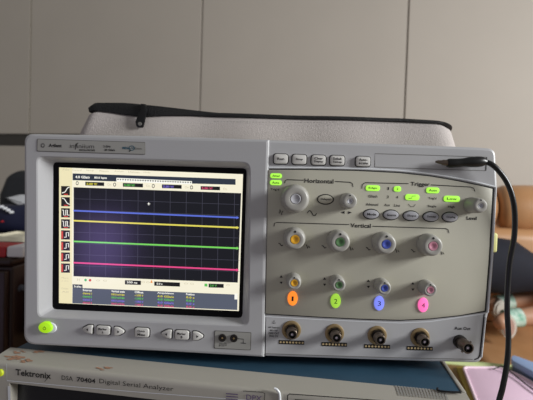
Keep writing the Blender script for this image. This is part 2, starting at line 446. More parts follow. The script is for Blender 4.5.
for x in (98, 105, 143, 148, 186, 192, 228): text(bm, '<>', LF, x, 280.2 + (x - 90) * .036, 4, 2, HD + .0003, D['faint'])
dq([(72.6, 287.6), (233.8, 294.4), (237.6, 294.6), (237.3, 310.0), (72.4, 303.2)], 'slate', 2)
dq([(72.6, 284.2), (82.6, 284.6), (82.6, 288.4), (72.6, 288)], 'bar', 2); text(bm, 'Scales', LF, 77.6, 286.4, 8, 2.2, HD + .0003, D['white'], .02)
dq([(234.6, 293.4), (237.6, 293.5), (237.5, 299.4), (234.5, 299.3)], 'white', 4)
cols = [(82.5, ('Source', 'channel 1', 'channel 2', 'channel 3', 'channel 4'), 9.5), (111, ('Vertical scale', '100.0 mV/div', '100.0 mV/div', '100.0 mV/div', '100.0 mV/div'), 14),
        (134.5, ('Offset', '-1.000 V', '-1.000 V', '-1.000 V', '-1.000 V'), 9), (157, ('Acquisition', '4.0 GSa/s', '4.0 GSa/s', '4.0 GSa/s', '4.0 GSa/s'), 17), (186, ('Position', '0.0 s', '0.0 s', '0.0 s', '0.0 s'), 8.5)]
for x, rows, wd_ in cols:
    for k, s in enumerate(rows):
        x2 = x + wd_ / 2
        text(bm, s, LF, x2, 290.0 + k * 3.15 + (x2 - 82) * .04, wd_, 2.1, HD + .0003, D[('white', 'yt', 'gt', 'bt', 'pt')[k]], .03)
obj('display', bm, DM, scope, label='lit colour display with four flat traces on a dark grid')

# name plate
bm = nb(); pl = rpoly(pxs(LF, [(38, 139.3), (144.7, 142.7), (144.7, 154.1), (37.6, 150.8)]), .001)
prism(bm, LF, rpoly(pxs(LF, [(37.4, 138.7), (145.3, 142.1), (145.3, 154.7), (37, 151.4)]), .001), -.001, .0003)
np_ = obj('name_plate_rim', bm, M['softgroove'], scope)
bm = nb(); prism(bm, LF, pl, 0, .0005); plate = obj('name_plate', bm, M['plate'], scope)
bm = nb()
c = LF.uz(43.2, 145.5)
for k in range(10):
    t = 2 * math.pi * k / 10; a = (c[0] + .0011 * math.cos(t), c[1] + .0011 * math.sin(t)); b = (c[0] + .0023 * math.cos(t), c[1] + .0023 * math.sin(t))
    line(bm, LF, [a, b], .0007, .55, 0, px=False)
text(bm, 'Agilent', LF, 55.2, 146, 13.5, 4.4, .0007, 0, .03)
text(bm, 'infiniium', LF, 82, 146.0, 25, 4.4, .0007, 0, -.01)
line(bm, LF, [(75.2, 149.6), (76, 147), (76.8, 143.6), (78.2, 142.9)], .0007, .7)
text(bm, 'OSCILLOSCOPE', LF, 87, 150.2, 16.5, 1.9, .0007, 0, .03)
text(bm, '2 GHz', LF, 107, 146.4, 7.5, 2.1, .0007, 0, .03); text(bm, '20 GSa/s', LF, 109.7, 149.9, 11, 2.1, .0007, 0, .03)
text(bm, 'MEGA', LF, 126.3, 148.0, 8, 2.4, .0007, 1, .04); text(bm, 'Zoom', LF, 138, 148.4, 7.6, 2.2, .0007, 2, .02)
cz = LF.uz(132, 148.2); line(bm, LF, ellipse(cz[0], cz[1], .0026, .0021) + [ellipse(cz[0], cz[1], .0026, .0021)[0]], .0007, .7, 1, px=False)
line(bm, LF, [(130.6, 149.9), (129.2, 151.6)], .0007, 1.0, 0)
line(bm, LF, [(130.5, 149), (132, 147.2), (132.6, 149), (133.8, 147.3)], .0008, .6, 1)
obj('lettering', bm, [M['ink'], M['teal_ink'], M['grey_ink']], plate)

# power button
def oval(bm, fr, px, py, a, b, h0, h1, bev=.0006, mi=0, hh=0): c = fr.uz(px, py, h1); prism(bm, fr, ellipse(c[0], c[1], a * PX, b * PX), h0, h1, bev, mi)
bm = nb(); oval(bm, LF, 48.3, 328.2, 8.3, 6.0, -.001, .0016, .001); obj('power_button_ring', bm, M['white_gloss'], scope, 40)
bm = nb(); oval(bm, LF, 44.6, 328, 7.4, 5.8, 0, .0042, .0014); pb = obj('power_button', bm, M['power_led'], scope, 40, label='glowing yellow-green power button')
bm = nb(); c = LF.uz(44.4, 328.4, .0044)
arc = [(c[0] + .0014 * math.sin(t), c[1] + .0014 * math.cos(t)) for t in [.6 + k * (2 * math.pi - 1.2) / 14 for k in range(15)]]
line(bm, LF, arc, .0044, .5, px=False); line(bm, LF, [(c[0], c[1] + .0021), (c[0], c[1] + .0003)], .0044, .5, px=False)
obj('power_symbol', bm, M['ink'], pb)

def key(fr, px, py, w_, h_, txt, name='button', m='button', shape='rect', hh=.0026, size=None):
    c = fr.uz(px, py, hh); a, b = w_ * PX / 2, h_ * PX / 2
    bm = nb()
    if shape == 'rect': ps = rrect(c[0], c[1], a, b, min(a, b) * .6)
    elif shape == 'left': ps = rpoly([(c[0] + a, c[1] - b), (c[0] + a, c[1] + b), (c[0] + a * .1, c[1] + b), (c[0] - a, c[1] + b * .25), (c[0] - a, c[1] - b * .25), (c[0] + a * .1, c[1] - b)], [a * .2, a * .2, a * .5, a * .5, a * .5, a * .5])
    elif shape == 'right': ps = rpoly([(c[0] - a, c[1] + b), (c[0] - a, c[1] - b), (c[0] - a * .1, c[1] - b), (c[0] + a, c[1] - b * .25), (c[0] + a, c[1] + b * .25), (c[0] - a * .1, c[1] + b)], [a * .2, a * .2, a * .5, a * .5, a * .5, a * .5])
    else: ps = ellipse(c[0], c[1], a, b)
    cx = Vector(c); k = 1 + .9 * PX / min(a, b)
    gr = [tuple(cx + (Vector(p) - cx) * (1 + (1.05 * PX) / max((Vector(p) - cx).length, 1e-5))) for p in ps]
    prism(bm, fr, gr, -.001, .0002 + base_h, 0, 1)
    prism(bm, fr, ps, 0, hh, .0009, 0)
    o = obj(name, bm, [M[m], M['groove']], scope, 40)
    if txt:
        bm = nb()
        if txt in '<>':
            d = 1 if txt == '>' else -1; q = .0011
            flat(bm, fr, [(c[0] + d * q, c[1]), (c[0] - d * q, c[1] + q * 1.2), (c[0] - d * q, c[1] - q * 1.2)], hh + .0001)
        else:
            ls = txt.split('\n'); sw = size or [w_ * .68] * len(ls)
            for i, s in enumerate(ls):
                yo = (i - (len(ls) - 1) / 2) * 3.4; text(bm, s, fr, px, py + yo, sw[i] if len(sw) > i else sw[0], 2.5, hh + .0001, 0, .02)
        obj('legend', bm, M['ink'], o)
    return o
base_h = 0
for x0, y0, t in ((87, 329.7, 'A'), (166, 334.4, 'B')):
    key(LF, x0, y0, 10.5, 8.8, '<', 'arrow_button', shape='left')
    key(LF, x0 + 15.6, y0 + 1.1, 14.5, 9.2, 'Marker\n' + t, 'marker_button', size=[9, 1.8])
    key(LF, x0 + 31.5, y0 + 2.2, 10.5, 8.8, '>', 'arrow_button', shape='right')
key(LF, 141.3, 333, 15, 9.4, 'Quick\nMeas', 'measure_button', size=[8, 8])
# probe-compensation ports
bm = nb(); prism(bm, LF, rpoly(pxs(LF, [(214.4, 330.3), (251.4, 332.3), (250.8, 350.2), (214, 348.4)]), .001), -.001, .0003, 0, 1)
prism(bm, LF, rpoly(pxs(LF, [(215.2, 331), (250.6, 333), (250, 349.5), (214.8, 347.6)]), .001), -.001, .0006, 0, 0)
pp = obj('port_plate', bm, [M['plate'], M['softgroove']], scope)
for x, y in ((222.5, 337.4), (234, 337.8)):
    u, z = LF.uz(x, y)
    bm = nb(); lathe(bm, LF.w(u, z), LF.N, [(0, .0009), (.0016, .0009), (.0018, .002), (.0036, .002), (.0036, .0003)], 24); obj('jack', fix(bm), M['darksteel'], pp, 40)
    bm = nb(); lathe(bm, LF.w(u, z), LF.N, [(0, .0022), (.0009, .0020), (.0009, .0006)], 12); obj('jack_contact', fix(bm), M['brass'], pp, 40)
bm = nb()
line(bm, LF, [(219, 346), (220, 346), (220, 343), (222, 343), (222, 346), (224, 346), (224, 343), (226, 343), (226, 346)], .0008, .6)
line(bm, LF, [(237.5, 338.6), (243.5, 339.2), (243.3, 343.2)], .0008, .6); line(bm, LF, [(240.6, 343), (246, 343.4)], .0008, .6)
obj('port_symbols', bm, M['ink'], pp)

# right frame
bm = nb()
outl = rpoly(pxs(RF, [(265.7, 139.7), (370, 143), (482, 147.4), (496.0, 148.7), (498, 186), (494, 260), (489.4, 313), (486, 325), (482.6, 363.6), (390, 361), (262.8, 356.6)]),
             [.0006, .02, .01, .008, .004, .02, .004, .01, .008, .02, .0006], 6)
prism(bm, RF, outl, -.030, 0, .0026)
frame = obj('control_frame', bm, M['bezel'], scope, 15)
bm = nb()   # dark seam, then the raised control panel
top = [(267.4, 168.9), (310, 169.0), (357, 170), (400, 172.2), (430, 175.4), (457, 180), (480, 184.8), (494.0, 188.1)]
rgt = [(494.0, 188.1), (490.0, 260), (485.8, 311.8)]
bot = [(485.8, 311.8), (460, 316), (430, 319.2), (400, 320.6), (360, 319.4), (320, 317.4), (264.7, 314.2)]
op = top + rgt[1:] + bot[1:]
prism(bm, RF, pxs(RF, op), -.001, .0004)
obj('panel_seam', bm, M['groove'], scope)
def shrink(poly, d):
    c = Vector((379, 245)); return [tuple(Vector(p) + (c - Vector(p)).normalized() * d) for p in poly]
top2 = [(x, y + 1.0) for x, y in top]; top2[0] = (268.3, 169.9); top2[-1] = (492.7, 188.9)
bot2 = [(484.8, 310.8)] + [(x, y - .5) for x, y in bot[1:]]; bot2[-1] = (265.6, 313.7)
pan = top2 + [(488.8, 260)] + bot2
bm = nb(); prism(bm, RF, pxs(RF, pan, .0018), -.001, .0018, .0006); obj('control_panel', bm, M['panel'], scope, 35)
PH = .0018
def GL(pts, h, w_, m, nm='panel_groove'):
    bm = nb(); line(bm, RF, pts, h, w_); obj(nm, bm, M[m], frame)
def rim(pts, r=.0009):  # raised rim, its white standing in for light on the panel's bevelled edge
    bm = nb(); tube(bm, spline([RF.w(*RF.uz(x, y), .0002) for x, y in pts], 4), r, 10); obj('lit_panel_rim', bm, M['white_gloss'], frame, 60)
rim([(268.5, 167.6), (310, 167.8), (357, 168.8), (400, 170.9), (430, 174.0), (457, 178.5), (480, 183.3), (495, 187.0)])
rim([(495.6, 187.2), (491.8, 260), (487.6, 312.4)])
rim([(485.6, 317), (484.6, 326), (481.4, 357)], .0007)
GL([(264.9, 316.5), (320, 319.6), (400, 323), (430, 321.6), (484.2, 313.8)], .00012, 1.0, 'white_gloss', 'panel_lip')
GL([(265.2, 316), (263.8, 353.5), (300, 354.8), (390, 357.6), (473, 359.4)], .00010, .7, 'softgroove')
GL([(484.2, 314), (483, 326), (479.8, 355), (478.2, 358.2), (474.5, 359.6)], .00014, 1.3, 'groove')
GL([(374.7, 167), (375, 153.6), (430, 155.2), (486.8, 157.2)], .00012, .6, 'softgroove', 'slot_outline')
GL([(486.8, 157.2), (485.8, 170.7)], .00014, 1.1, 'groove', 'slot_outline')
GL([(374.7, 167), (430, 169), (485.8, 170.7)], .00012, .6, 'softgroove', 'slot_outline')

# top row of buttons
for x, y, s, w_ in ((280.8, 158.8, 'Run', 13.8), (299.4, 159.4, 'Stop', 13.8), (318.7, 160, 'Clear\nDisplay', 13.8), (337.5, 160.4, 'Default\nSetup', 14), (363.4, 161.4, 'Auto-\nscale', 14)):
    key(RF, x, y, w_, 9.6, s, 'button', size=[7] if s in ('Run', 'Stop') else [8.6, 9])
base_h = PH
# lit and printed indicators
def led(x, y, w_, h_, s, nm='indicator_light'):
    bm = nb(); c = RF.uz(x, y, PH + .0006); prism(bm, RF, rrect(c[0], c[1], w_ * PX / 2, h_ * PX / 2, h_ * PX * .5), 0, PH + .0006, .0003); o = obj(nm, bm, M['green_led'], scope, 40)
    bm = nb()
    if s == '_/': line(bm, RF, [(x - 4, y + 1.2), (x - 1, y + 1.2), (x - .2, y - 1.2), (x + 3.5, y - 1.2)], PH + .0008, .5)
    else: text(bm, s, RF, x, y, w_ * .62 if len(s) > 1 else 1.6, 2.4, PH + .0008, 0, .02)
    obj('legend', bm, M['ink'], o)
led(276, 175.8, 11.5, 4.8, 'Armed'); led(275.8, 182.6, 11.8, 5, 'Auto'); led(373, 188.1, 14, 5.6, 'Edge'); led(397.6, 188.9, 7.2, 5.4, '2')
led(412.5, 197.2, 14, 6, '_/'); led(433, 190.3, 13, 5.8, 'Auto'); led(452, 198.8, 16, 6, 'Low')
# printed legends, one part
Hh = PH + .00025
cpanel = bpy.data.objects['control_panel']
def T(s, x, y, w_, h_, b=.015, fr=RF, h=Hh, mi=0):
    bm = nb(); text(bm, s, fr, x, y, w_, h_, h, mi, b); obj('legend', bm, M['ink'], cpanel)
def PL(name, pts, w_=.8):
    bm = nb(); line(bm, RF, pts, Hh, w_); obj(name, bm, M['ink'], cpanel)
T("Trig'd", 274.8, 189.6, 8.5, 2.9); T('Horizontal', 319, 181.0, 29, 4.3, .018); T('Trigger', 420.3, 184.6, 19, 5, .018); T('Vertical', 360.6, 225.6, 20.5, 4.2, .018); T('Level', 471.8, 218.2, 10, 3.4, .03)
T('Glitch', 372.9, 196.2, 9, 2.7); T('Advanced', 372.2, 204.4, 12, 2.7)
T('1', 388.5, 188.5, 1.2, 2.8); T('3', 388, 196.8, 1.6, 2.8); T('4', 397.4, 197.1, 1.7, 2.8); T('Aux', 387.4, 204.9, 5.4, 2.6); T('Line', 397.2, 205.4, 5.8, 2.6)
T("Trig'd", 432.4, 198.5, 8, 2.8); T('Single', 432, 206.4, 8.6, 2.8); T('High', 451.4, 207.1, 6.6, 2.8)
PL('slope_symbol', [(408.5, 204), (410.6, 206.6), (413.6, 206.8), (415.4, 204.4)], .5)
for pts in ([(284.6, 183.2), (285.2, 180.8), (287, 179.6), (303.6, 180.2)], [(335, 181.4), (350, 182.2), (352.4, 183.4), (353, 187)],
            [(361.8, 188.6), (362.4, 184.8), (365.2, 182.6), (408.6, 183.6)], [(431, 184.8), (470.5, 187), (473.8, 188.2), (475, 191.4)],
            [(274, 226.4), (274.6, 223.2), (276.8, 222.4), (349, 224.6)], [(372.6, 226.2), (446, 228.6), (448.2, 229.8), (449, 233.2)]):
    PL('title_line', pts, .75)
def wave(x, y, s, n=2): PL('wave_symbol', [(x - s + 2 * s * k / 14, y - 0.55 * s * math.sin(k / 14 * math.pi * n) + (k / 14 - .5) * .06 * s) for k in range(15)])
PL('wave_symbol', [(279.2, 213.4), (279.8, 209.4), (281.8, 214.8), (282.8, 211)])
wave(312, 213.2, 4.6)
for x, y in ((280.7, 244.6), (324, 246.9), (368.2, 248.8), (413.2, 250.9)): PL('wave_symbol', [(x - 2.2, y - 1.4), (x - .6, y - .8), (x + .6, y + 1.2), (x + 2.2, y + .6)], .9)
for x, y in ((308.2, 246.8), (351.6, 248.8), (397.4, 250.9), (442.4, 253)): PL('wave_symbol', [(x - 1.8, y - 2.2), (x - .4, y + 1.8), (x + .6, y - 1.0), (x + 1.6, y + 1.2)], .9)
def tri(x, y, d):
    s = 1.5 if d in 'ud' else 2.0
    P = {'u': [(x - s, y + s * .7), (x + s, y + s * .7), (x, y - s * .9)], 'd': [(x - s, y - s * .7), (x + s, y - s * .7), (x, y + s * .9)],
         'l': [(x - s, y), (x + s * .8, y - s * .7), (x + s * .8, y + s * .7)], 'r': [(x + s, y), (x - s * .8, y - s * .7), (x - s * .8, y + s * .7)]}[d]
    bm = nb(); flat(bm, RF, pxs(RF, P, Hh), Hh); obj('arrow_mark', bm, M['ink'], cpanel)
tri(343, 212.4, 'l'); tri(349.9, 212.6, 'r')
for x, y in ((281.2, 276.6), (324.6, 278.6), (368.4, 280.8), (412.9, 283.4)): tri(x, y, 'u'); tri(x, y + 6.2, 'd')
for s, y, w_ in (('All Inputs', 327.6, 11.5), ('1M\u03a9 ~14pF', 330.6, 8), ('250V CAT', 333.2, 11), ('50\u03a9 5V', 336, 9)): bm = nb(); text(bm, s, RF, 273.8, y, w_, 2.1, .0003, 0, .02); obj('legend', bm, M['ink'], frame)
bm = nb(); line(bm, RF, [(272.6, 323.2), (274, 320.4), (275.4, 323.4), (272.6, 323.2)], .0003, .5); obj('warning_symbol', bm, M['ink'], frame)
bm = nb(); text(bm, 'Aux Out', RF, 462.6, 328.4, 16, 3.2, .0003, 0, .02); obj('legend', bm, M['ink'], frame)

# oval keys
for x, y, s in ((371.7, 214.3, 'Mode'), (391.6, 215.0, 'Source'), (411.6, 215.9, 'Slope'), (431.6, 216.8, 'Sweep'), (450.9, 217.2, 'Coupling')):
    key(RF, x, y, 14.6, 8.8, s, 'oval_button', 'oval', 'oval', PH + .0024, size=[9])
key(RF, 325.6, 199.4, 15, 8.6, 'Delayed', 'oval_button', 'panel', 'oval', PH + .0012, size=[9.5])

# knobs
def knob(px, py, r, H, capr, cap=None, name='knob', dark=False, notch=True):
    u, z = RF.uz(px, py, H)
    P = RF.w(u, z, PH - .0002)
    H = H - PH
    prof = [(r * 1.05, 0), (r * 1.04, H * .35), (r * .99, H * .62), (r * .93, H * .86), (r * .84, H * .97), (r * .74, H), (capr * 1.35, H * .985), (capr * 1.12, H * .975)]
    bm = nb(); lathe(bm, P, RF.N, prof + [(capr * 1.02, H * .95), (capr * .8, H * .88), (0, H * .85)], 40)
    k = obj(name, fix(bm), M['knob'], scope, 50)
    if cap:
        bm = nb(); lathe(bm, P, RF.N, [(capr * 1.02, H * .90), (capr * 1.0, H * .992), (capr * .86, H * 1.0), (capr * .45, H * .93), (0, H * .91)], 30)
        obj('knob_cap', fix(bm), M[cap], k, 50)
    else:
        bm = nb(); lathe(bm, P, RF.N, [(capr, H * .96), (capr * .9, H * .985), (capr * .5, H * .93), (0, H * .91)], 28)
        obj('knob_dimple', fix(bm), M['oval'], k, 50)
    if notch:
        bm = nb(); lathe(bm, P + RF.Z * r * .72, RF.N, [(0, H + .0002), (r * .10, H + .0002), (r * .13, H - .001)], 12); obj('indicator_dot', fix(bm), M['groove'], k)
    return k
mm = .001
knob(295.6, 198.9, 12.7 * mm, 17 * mm, 4.6 * mm, name='large_knob', notch=False)
knob(350, 201.2, 7.2 * mm, 14 * mm, 2.4 * mm)
knob(481, 205.8, 7.0 * mm, 19 * mm, 2.2 * mm)
for x, y, c in ((295, 239.6, 'cap_amber'), (340.2, 242.2, 'cap_green'), (386.6, 244.4, 'cap_blue'), (433.3, 246.2, 'cap_pink')):
    knob(x, y, 9.8 * mm, 15 * mm, 4.0 * mm, c, 'scale_knob')
for x, y, c in ((294.3, 283.2, 'cap_amber'), (339, 285.2, 'cap_green'), (384.8, 288.4, 'cap_blue'), (430.6, 290.2, 'cap_pink')):
    knob(x, y, 6.7 * mm, 15 * mm, 3.1 * mm, c, 'offset_knob')
# lit channel badges
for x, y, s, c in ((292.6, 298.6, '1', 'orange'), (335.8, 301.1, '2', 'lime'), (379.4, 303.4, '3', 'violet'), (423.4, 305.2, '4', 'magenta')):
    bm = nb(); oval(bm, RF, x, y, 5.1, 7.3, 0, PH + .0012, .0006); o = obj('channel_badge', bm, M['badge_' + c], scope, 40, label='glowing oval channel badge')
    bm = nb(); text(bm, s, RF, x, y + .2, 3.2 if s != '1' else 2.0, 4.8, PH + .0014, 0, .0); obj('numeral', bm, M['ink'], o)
# BNC sockets
def bnc(px, py, ring=True, L=.0125, r=.0047):
    u, z = RF.uz(px, py, 0); P = RF.w(u, z, 0)
    if ring:
        bm = nb(); lathe(bm, P, RF.N, [(.0090, -.0005), (.0090, .0008), (.0082, .0013), (.0066, .0013), (.0064, .0006), (0, .0006)], 36)
        s = obj('bnc_socket', fix(bm), M['brass'], scope, 40)
        bm = nb(); lathe(bm, P, RF.N, [(.0060, .0006), (.0060, .0030), (.0045, .0030)], 6); obj('hex_nut', fix(bm), M['darksteel'], s, 20)
    else:
        bm = nb(); lathe(bm, P, RF.N, [(.0062, -.0005), (.0062, .0030), (.0050, .0034), (0, .0034)], 30); s = obj('bnc_socket', fix(bm), M['darksteel'], scope, 40)
    bm = nb(); lathe(bm, P, RF.N, [(r * .92, .001), (r * .92, L * .45), (r * 1.08, L * .48), (r * 1.08, L * .56), (r, L * .6), (r, L * .97), (r * .93, L), (r * .76, L), (r * .74, L * .82)], 30)
    for d in (-1, 1):
        a = Vector((math.cos(.9), 0, math.sin(.9))) * d
        lathe(bm, P + RF.N * L * .78 + a * r * .7, a, [(.0009, 0), (.0009, r * .55), (0, r * .55)], 10)
    obj('barrel', fix(bm), M['steel'], s, 40)
    bm = nb(); lathe(bm, P, RF.N, [(r * .80, L * .75), (r * .42, L * .74), (r * .40, L * .93), (r * .30, L * .94), (.0006, L * .90), (0, L * .90)], 24, 0)
    o = obj('insulator', fix(bm), [M['black']], s, 40)
    bm = nb(); lathe(bm, P, RF.N, [(r * .22, L * .90), (r * .22, L * .95), (r * .14, L * .955), (.0005, L * .94), (0, L * .94)], 18); obj('contact', fix(bm), M['pin'], s, 40)
for x, y in ((291.4, 330.0), (334.4, 333.2), (377.0, 335.2), (419.8, 337.2)): bnc(x, y)
bnc(459.4, 341.2, False, .017, .0052)
for x0, y0, x1, y1 in ((278.8, 339.9, 304.2, 344.3), (321.4, 341.9, 347, 346.3), (364, 344, 390, 348.4), (406.6, 345.9, 432.6, 350.2)):
    bm = nb(); sl = .03 * (x1 - x0)
    flat(bm, RF, pxs(RF, [(x0, y0 - sl / 2 + .4), (x1, y0 + sl / 2 + .4), (x1, y1 + sl / 2), (x0, y1 - sl / 2)]), .0003, 0)
    n = 8
    for k in range(n):
        x = x0 + 1.8 + (x1 - x0 - 3.4) * k / (n - 1); yy = (y0 + y1) / 2 + sl * (k / (n - 1) - .5) + .2
        flat(bm, RF, ellipse(*RF.uz(x, yy), .0010, .0010, 8), .0005, 1)
    obj('probe_contact_strip', bm, [M['black'], M['tan']], scope)
# yellow latch on the right side
bm = nb(); p0 = at(490.5, 252, .01); p1 = at(495.0, 232.5, .012)
box(bm, (p0.x - .004, .006, p0.z), (p1.x, .018, p1.z), .002); obj('side_latch', bm, mat('latch_yellow', (226, 224, 150), 0.5), scope, 40, label='pale yellow side latch')

# ------------------------------------------------------------------ analyzer below
TZ = SB - .010
A = atz(462, 392.4, TZ); B = atz(10, 347.2, TZ)
yaw = math.atan2(A.y - B.y, A.x - B.x)
TF = Fr((A.x, A.y, 0), yaw)
uL = TF.uz(-14, 372, .03)[0]; uR = TF.uz(467.5, 392, .004)[0]
TB = .555
tek = thing('signal_analyzer', 'grey and dark blue digital serial analyzer lying flat under the oscilloscope', 'analyzer', tuple(TF.w((uL + uR) / 2, 0, -.2) + Vector((0, 0, TB))))
def tbox(bm, u0, u1, z0, z1, h0, h1, bev=0, mi=0):
    box(bm, (u0, min(-h0, -h1), z0), (u1, max(-h0, -h1), z1), bev, 3, yaw, TF.w((u0 + u1) / 2, (z0 + z1) / 2, (h0 + h1) / 2), mi)
bm = nb(); tbox(bm, uL + .006, uR - .001, TB + .012, TZ, -.40, .0, .0008); obj('cover', bm, M['tekblue'], tek, 40, label='dark blue metal cover')
bm = nb(); tbox(bm, uR - .0035, uR + .0005, TZ - .004, TZ + .0008, -.39, .0, .0008); obj('edge_trim', bm, M['tek'], tek, 40)
for u in (uL + .05, uR - .05):
    for h in (-.04, -.36):
        bm = nb(); lathe(bm, TF.w(u, TB + .0006, h), (0, 0, 1), [(0, 0), (.013, 0), (.014, .003), (.014, .0115), (0, .0115)], 20); obj('foot', bm, M['black'], tek, 40)
# front bezel: the profile runs down from the cover edge, swept along u; an opening for the screen on the left
crest = (atz(120, 373.2, TZ - .0015) - TF.O).dot(TF.N); HF = crest + .0030
prof = [(.0004, TZ - .004), (.0004, TZ + .0001), (.003, TZ + .0001), (crest * .6, TZ - .0014), (crest - .002, TZ - .0018), (crest, TZ - .0018), (crest + .0016, TZ - .0026), (crest + .0026, TZ - .0042), (HF, TZ - .0062)]
zt = TF.uz(80, 391, HF)[1]; zbt = TB + .004
us = TF.uz(9.5, 390, HF)[0]; ue = TF.uz(272, 398, HF)[0]
bm = nb()
def sweep(prof, u0, u1, capl=True):
    n = 2; ra = [bm.verts.new(TF.w(u0, z, h)) for h, z in prof]; rb = [bm.verts.new(TF.w(u1, z, h)) for h, z in prof]
    for i in range(len(prof) - 1): bm.faces.new((ra[i], rb[i], rb[i + 1], ra[i + 1]))
    bm.faces.new(ra[::-1]); bm.faces.new(rb)
sweep(prof + [(HF, zt), (.0004, zt)], uL, uR)
bm2 = nb()
sweep([(-.002, zt), (HF, zt), (HF, zbt), (-.002, zbt)], uL, us)
sweep([(-.002, zt), (HF, zt), (HF, zbt), (-.002, zbt)], ue, uR)
sweep([(-.002, TB + .04), (HF, TB + .04), (HF, zbt), (-.002, zbt)], us, ue)
bez = obj('front_bezel', fix(bm), M['tek'], tek, 40)
bm = nb(); tbox(bm, us + .0002, ue - .0002, TB + .04, zt, .000, HF - .010); obj('screen', bm, M['tekdark'], tek)
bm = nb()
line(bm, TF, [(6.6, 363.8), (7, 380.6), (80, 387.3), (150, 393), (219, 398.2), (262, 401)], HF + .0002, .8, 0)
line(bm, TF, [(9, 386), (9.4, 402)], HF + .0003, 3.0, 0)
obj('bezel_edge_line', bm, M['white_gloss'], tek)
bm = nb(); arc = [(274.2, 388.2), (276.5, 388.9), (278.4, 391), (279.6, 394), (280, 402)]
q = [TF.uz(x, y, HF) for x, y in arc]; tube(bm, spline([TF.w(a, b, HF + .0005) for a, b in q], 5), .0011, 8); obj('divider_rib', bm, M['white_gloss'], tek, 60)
bm = nb(); ln = [(287.5, 404), (287.5, 395.6), (289.5, 394.0), (340, 397.6), (400, 402)]
line(bm, TF, ln, HF + .0003, .9); flat(bm, TF, pxs(TF, [(295, 399), (360, 403), (360, 420), (295, 416)], HF), HF + .0003)
line(bm, TF, [(264, 402), (264.8, 393.6), (262.5, 392.2), (243, 391)], HF + .0003, .6)
obj('side_panel_seam', bm, M['groove'], tek)
def TT(nm, args, m):
    bm = nb(); text(bm, *args); obj(nm, bm, M[m], bez)
TT('lettering', ('Tektronix', TF, 33.1, 374.0, 40, 6.4, HF + .0004, 0, .02), 'ink')
TT('lettering', ('DSA', TF, 67.2, 378.2, 12.5, 4.6, HF + .0004, 0, .0), 'groove'); TT('lettering', ('70404', TF, 86, 380.2, 20.5, 4.8, HF + .0004, 0, .02), 'groove')
TT('lettering', ('Digital Serial Analyzer', TF, 135.8, 385.6, 80, 6, HF + .0004, 0, -.005), 'groove')
TT('lettering', ('DPX', TF, 254, 398, 16, 5.5, HF + .0004, 0, .0), 'tekpurple')
bm = nb(); line(bm, TF, [(44.6, 381.6), (49, 376.4)], HF + .0004, .5); obj('logo_stroke', bm, M['ink'], bez)
for k in range(3): bm = nb(); line(bm, TF, [(226, 393.6 + k * 2.6), (238, 394.6 + k * 2.6)], HF + .0004, .8); obj('printed_line', bm, M['tekpurple'], bez)
bm = nb(); u, z = TF.uz(1.2, 372.4, HF); prism(bm, TF, ellipse(u, z, .0028, .0033), HF, HF + .002, .0006); obj('power_button', bm, mat('tek_power', (176, 186, 40), .4, emit=(170, 190, 30), es=.35), tek, 40, label='yellow-green round power button')
# hatched paper sticker and old adhesive marks on the bezel's top
def topz(h):
    for (a, za), (b, zb) in zip(prof[1:], prof[2:]):
        if a <= h <= b: return za + (zb - za) * (h - a) / (b - a)
    return prof[-1][1]
def toppt(px, py, up=.0004):
    p = atz(px, py, TZ - .001); d = p - TF.O; h = min(max(d.dot(TF.N), .001), crest); u = d.dot(TF.U); return TF.w(u, topz(h) + up, h)
bm = nb()
def tpoly(pts, up, mi=0): f = bm.faces.new([bm.verts.new(toppt(x, y, up)) for x, y in pts]); f.normal_update(); (f.normal_flip() if f.normal.z < 0 else None); f.material_index = mi
for k in range(17):
    x = 395 + k * 3.0; y = 387.2 + k * .28
    tpoly([(x, y), (x + 1.5, y + .1), (x + 5.5, y + 8.5), (x + 4, y + 8.4)], .0006, 1)
obj('sticker_marks', bm, [M['teklabel'], M['teklabel']], tek)
bm = nb()
for cx, cy, a, b in ((12, 357.5, 11, 2.2), (27, 360.2, 6, 1.8), (40, 352.6, 7, 1.4), (104, 368.2, 8, 1.6), (20, 353, 6, 1.2)):
    for j in range(7):
        x = cx + random.uniform(-a, a) * .8; y = cy + random.uniform(-b, b) * .7; s = random.uniform(.3, .5)
        tpoly([(x + a * s * math.cos(t) * random.uniform(.6, 1.1), y + b * s * math.sin(t) * random.uniform(.6, 1.1) + .07 * a * s * math.cos(t)) for t in [k * math.pi / 5 for k in range(10)]], .0003 + j * .00004)
o = obj('adhesive_residue', bm, M['rust'], tek, label='faded orange adhesive marks'); o['kind'] = 'stuff'
bm = nb(); tube(bm, spline([atz(437.5, 388.2, TZ + .0015), atz(438.5, 390.6, TZ + .0015), atz(450, 392.0, TZ + .002), atz(461, 392.4, TZ + .002)], 5), .0009, 8)
obj('black_tie', bm, M['cable'], tek, 60)

# ------------------------------------------------------------------ padded pouch on the scope
ztop = at(300, 141, 0).z - .004
zl = at(90, 101, .10).z; zr = at(447, 119.5, .10).z; xl = at(86, 115, .10).x; xr = at(458, 128, .10).x
pouch = thing('accessory_pouch', 'long grey fabric pouch with black zipper lying on top of the oscilloscope', 'pouch', ((xl + xr) / 2, .19, ztop))
plan = rpoly([(xl, .10), (xr, .10), (xr, .25), (xl, .25)], [.014, .030, .03, .014], 8)
pc = Vector(((xl + xr) / 2, .175))
def tab(t, v):
    for (a, b), (c, d) in zip(t, t[1:]):
        if v <= c: k = max(0, (v - a) / (c - a)); k = k * k * (3 - 2 * k) if False else k; return b + (d - b) * k
    return t[-1][1]
def topx(x): return 86 + (x - xl) / (xr - xl) * 369.5
def zt_(x):
    p = topx(x); return at(p, tab([(82, 107), (87, 103), (93, 101), (112, 101), (142, 103.6), (180, 107.6), (215, 111.4), (260, 113.2), (330, 115), (400, 117), (440, 119.4), (451, 122.5), (457, 127)], p), .10).z
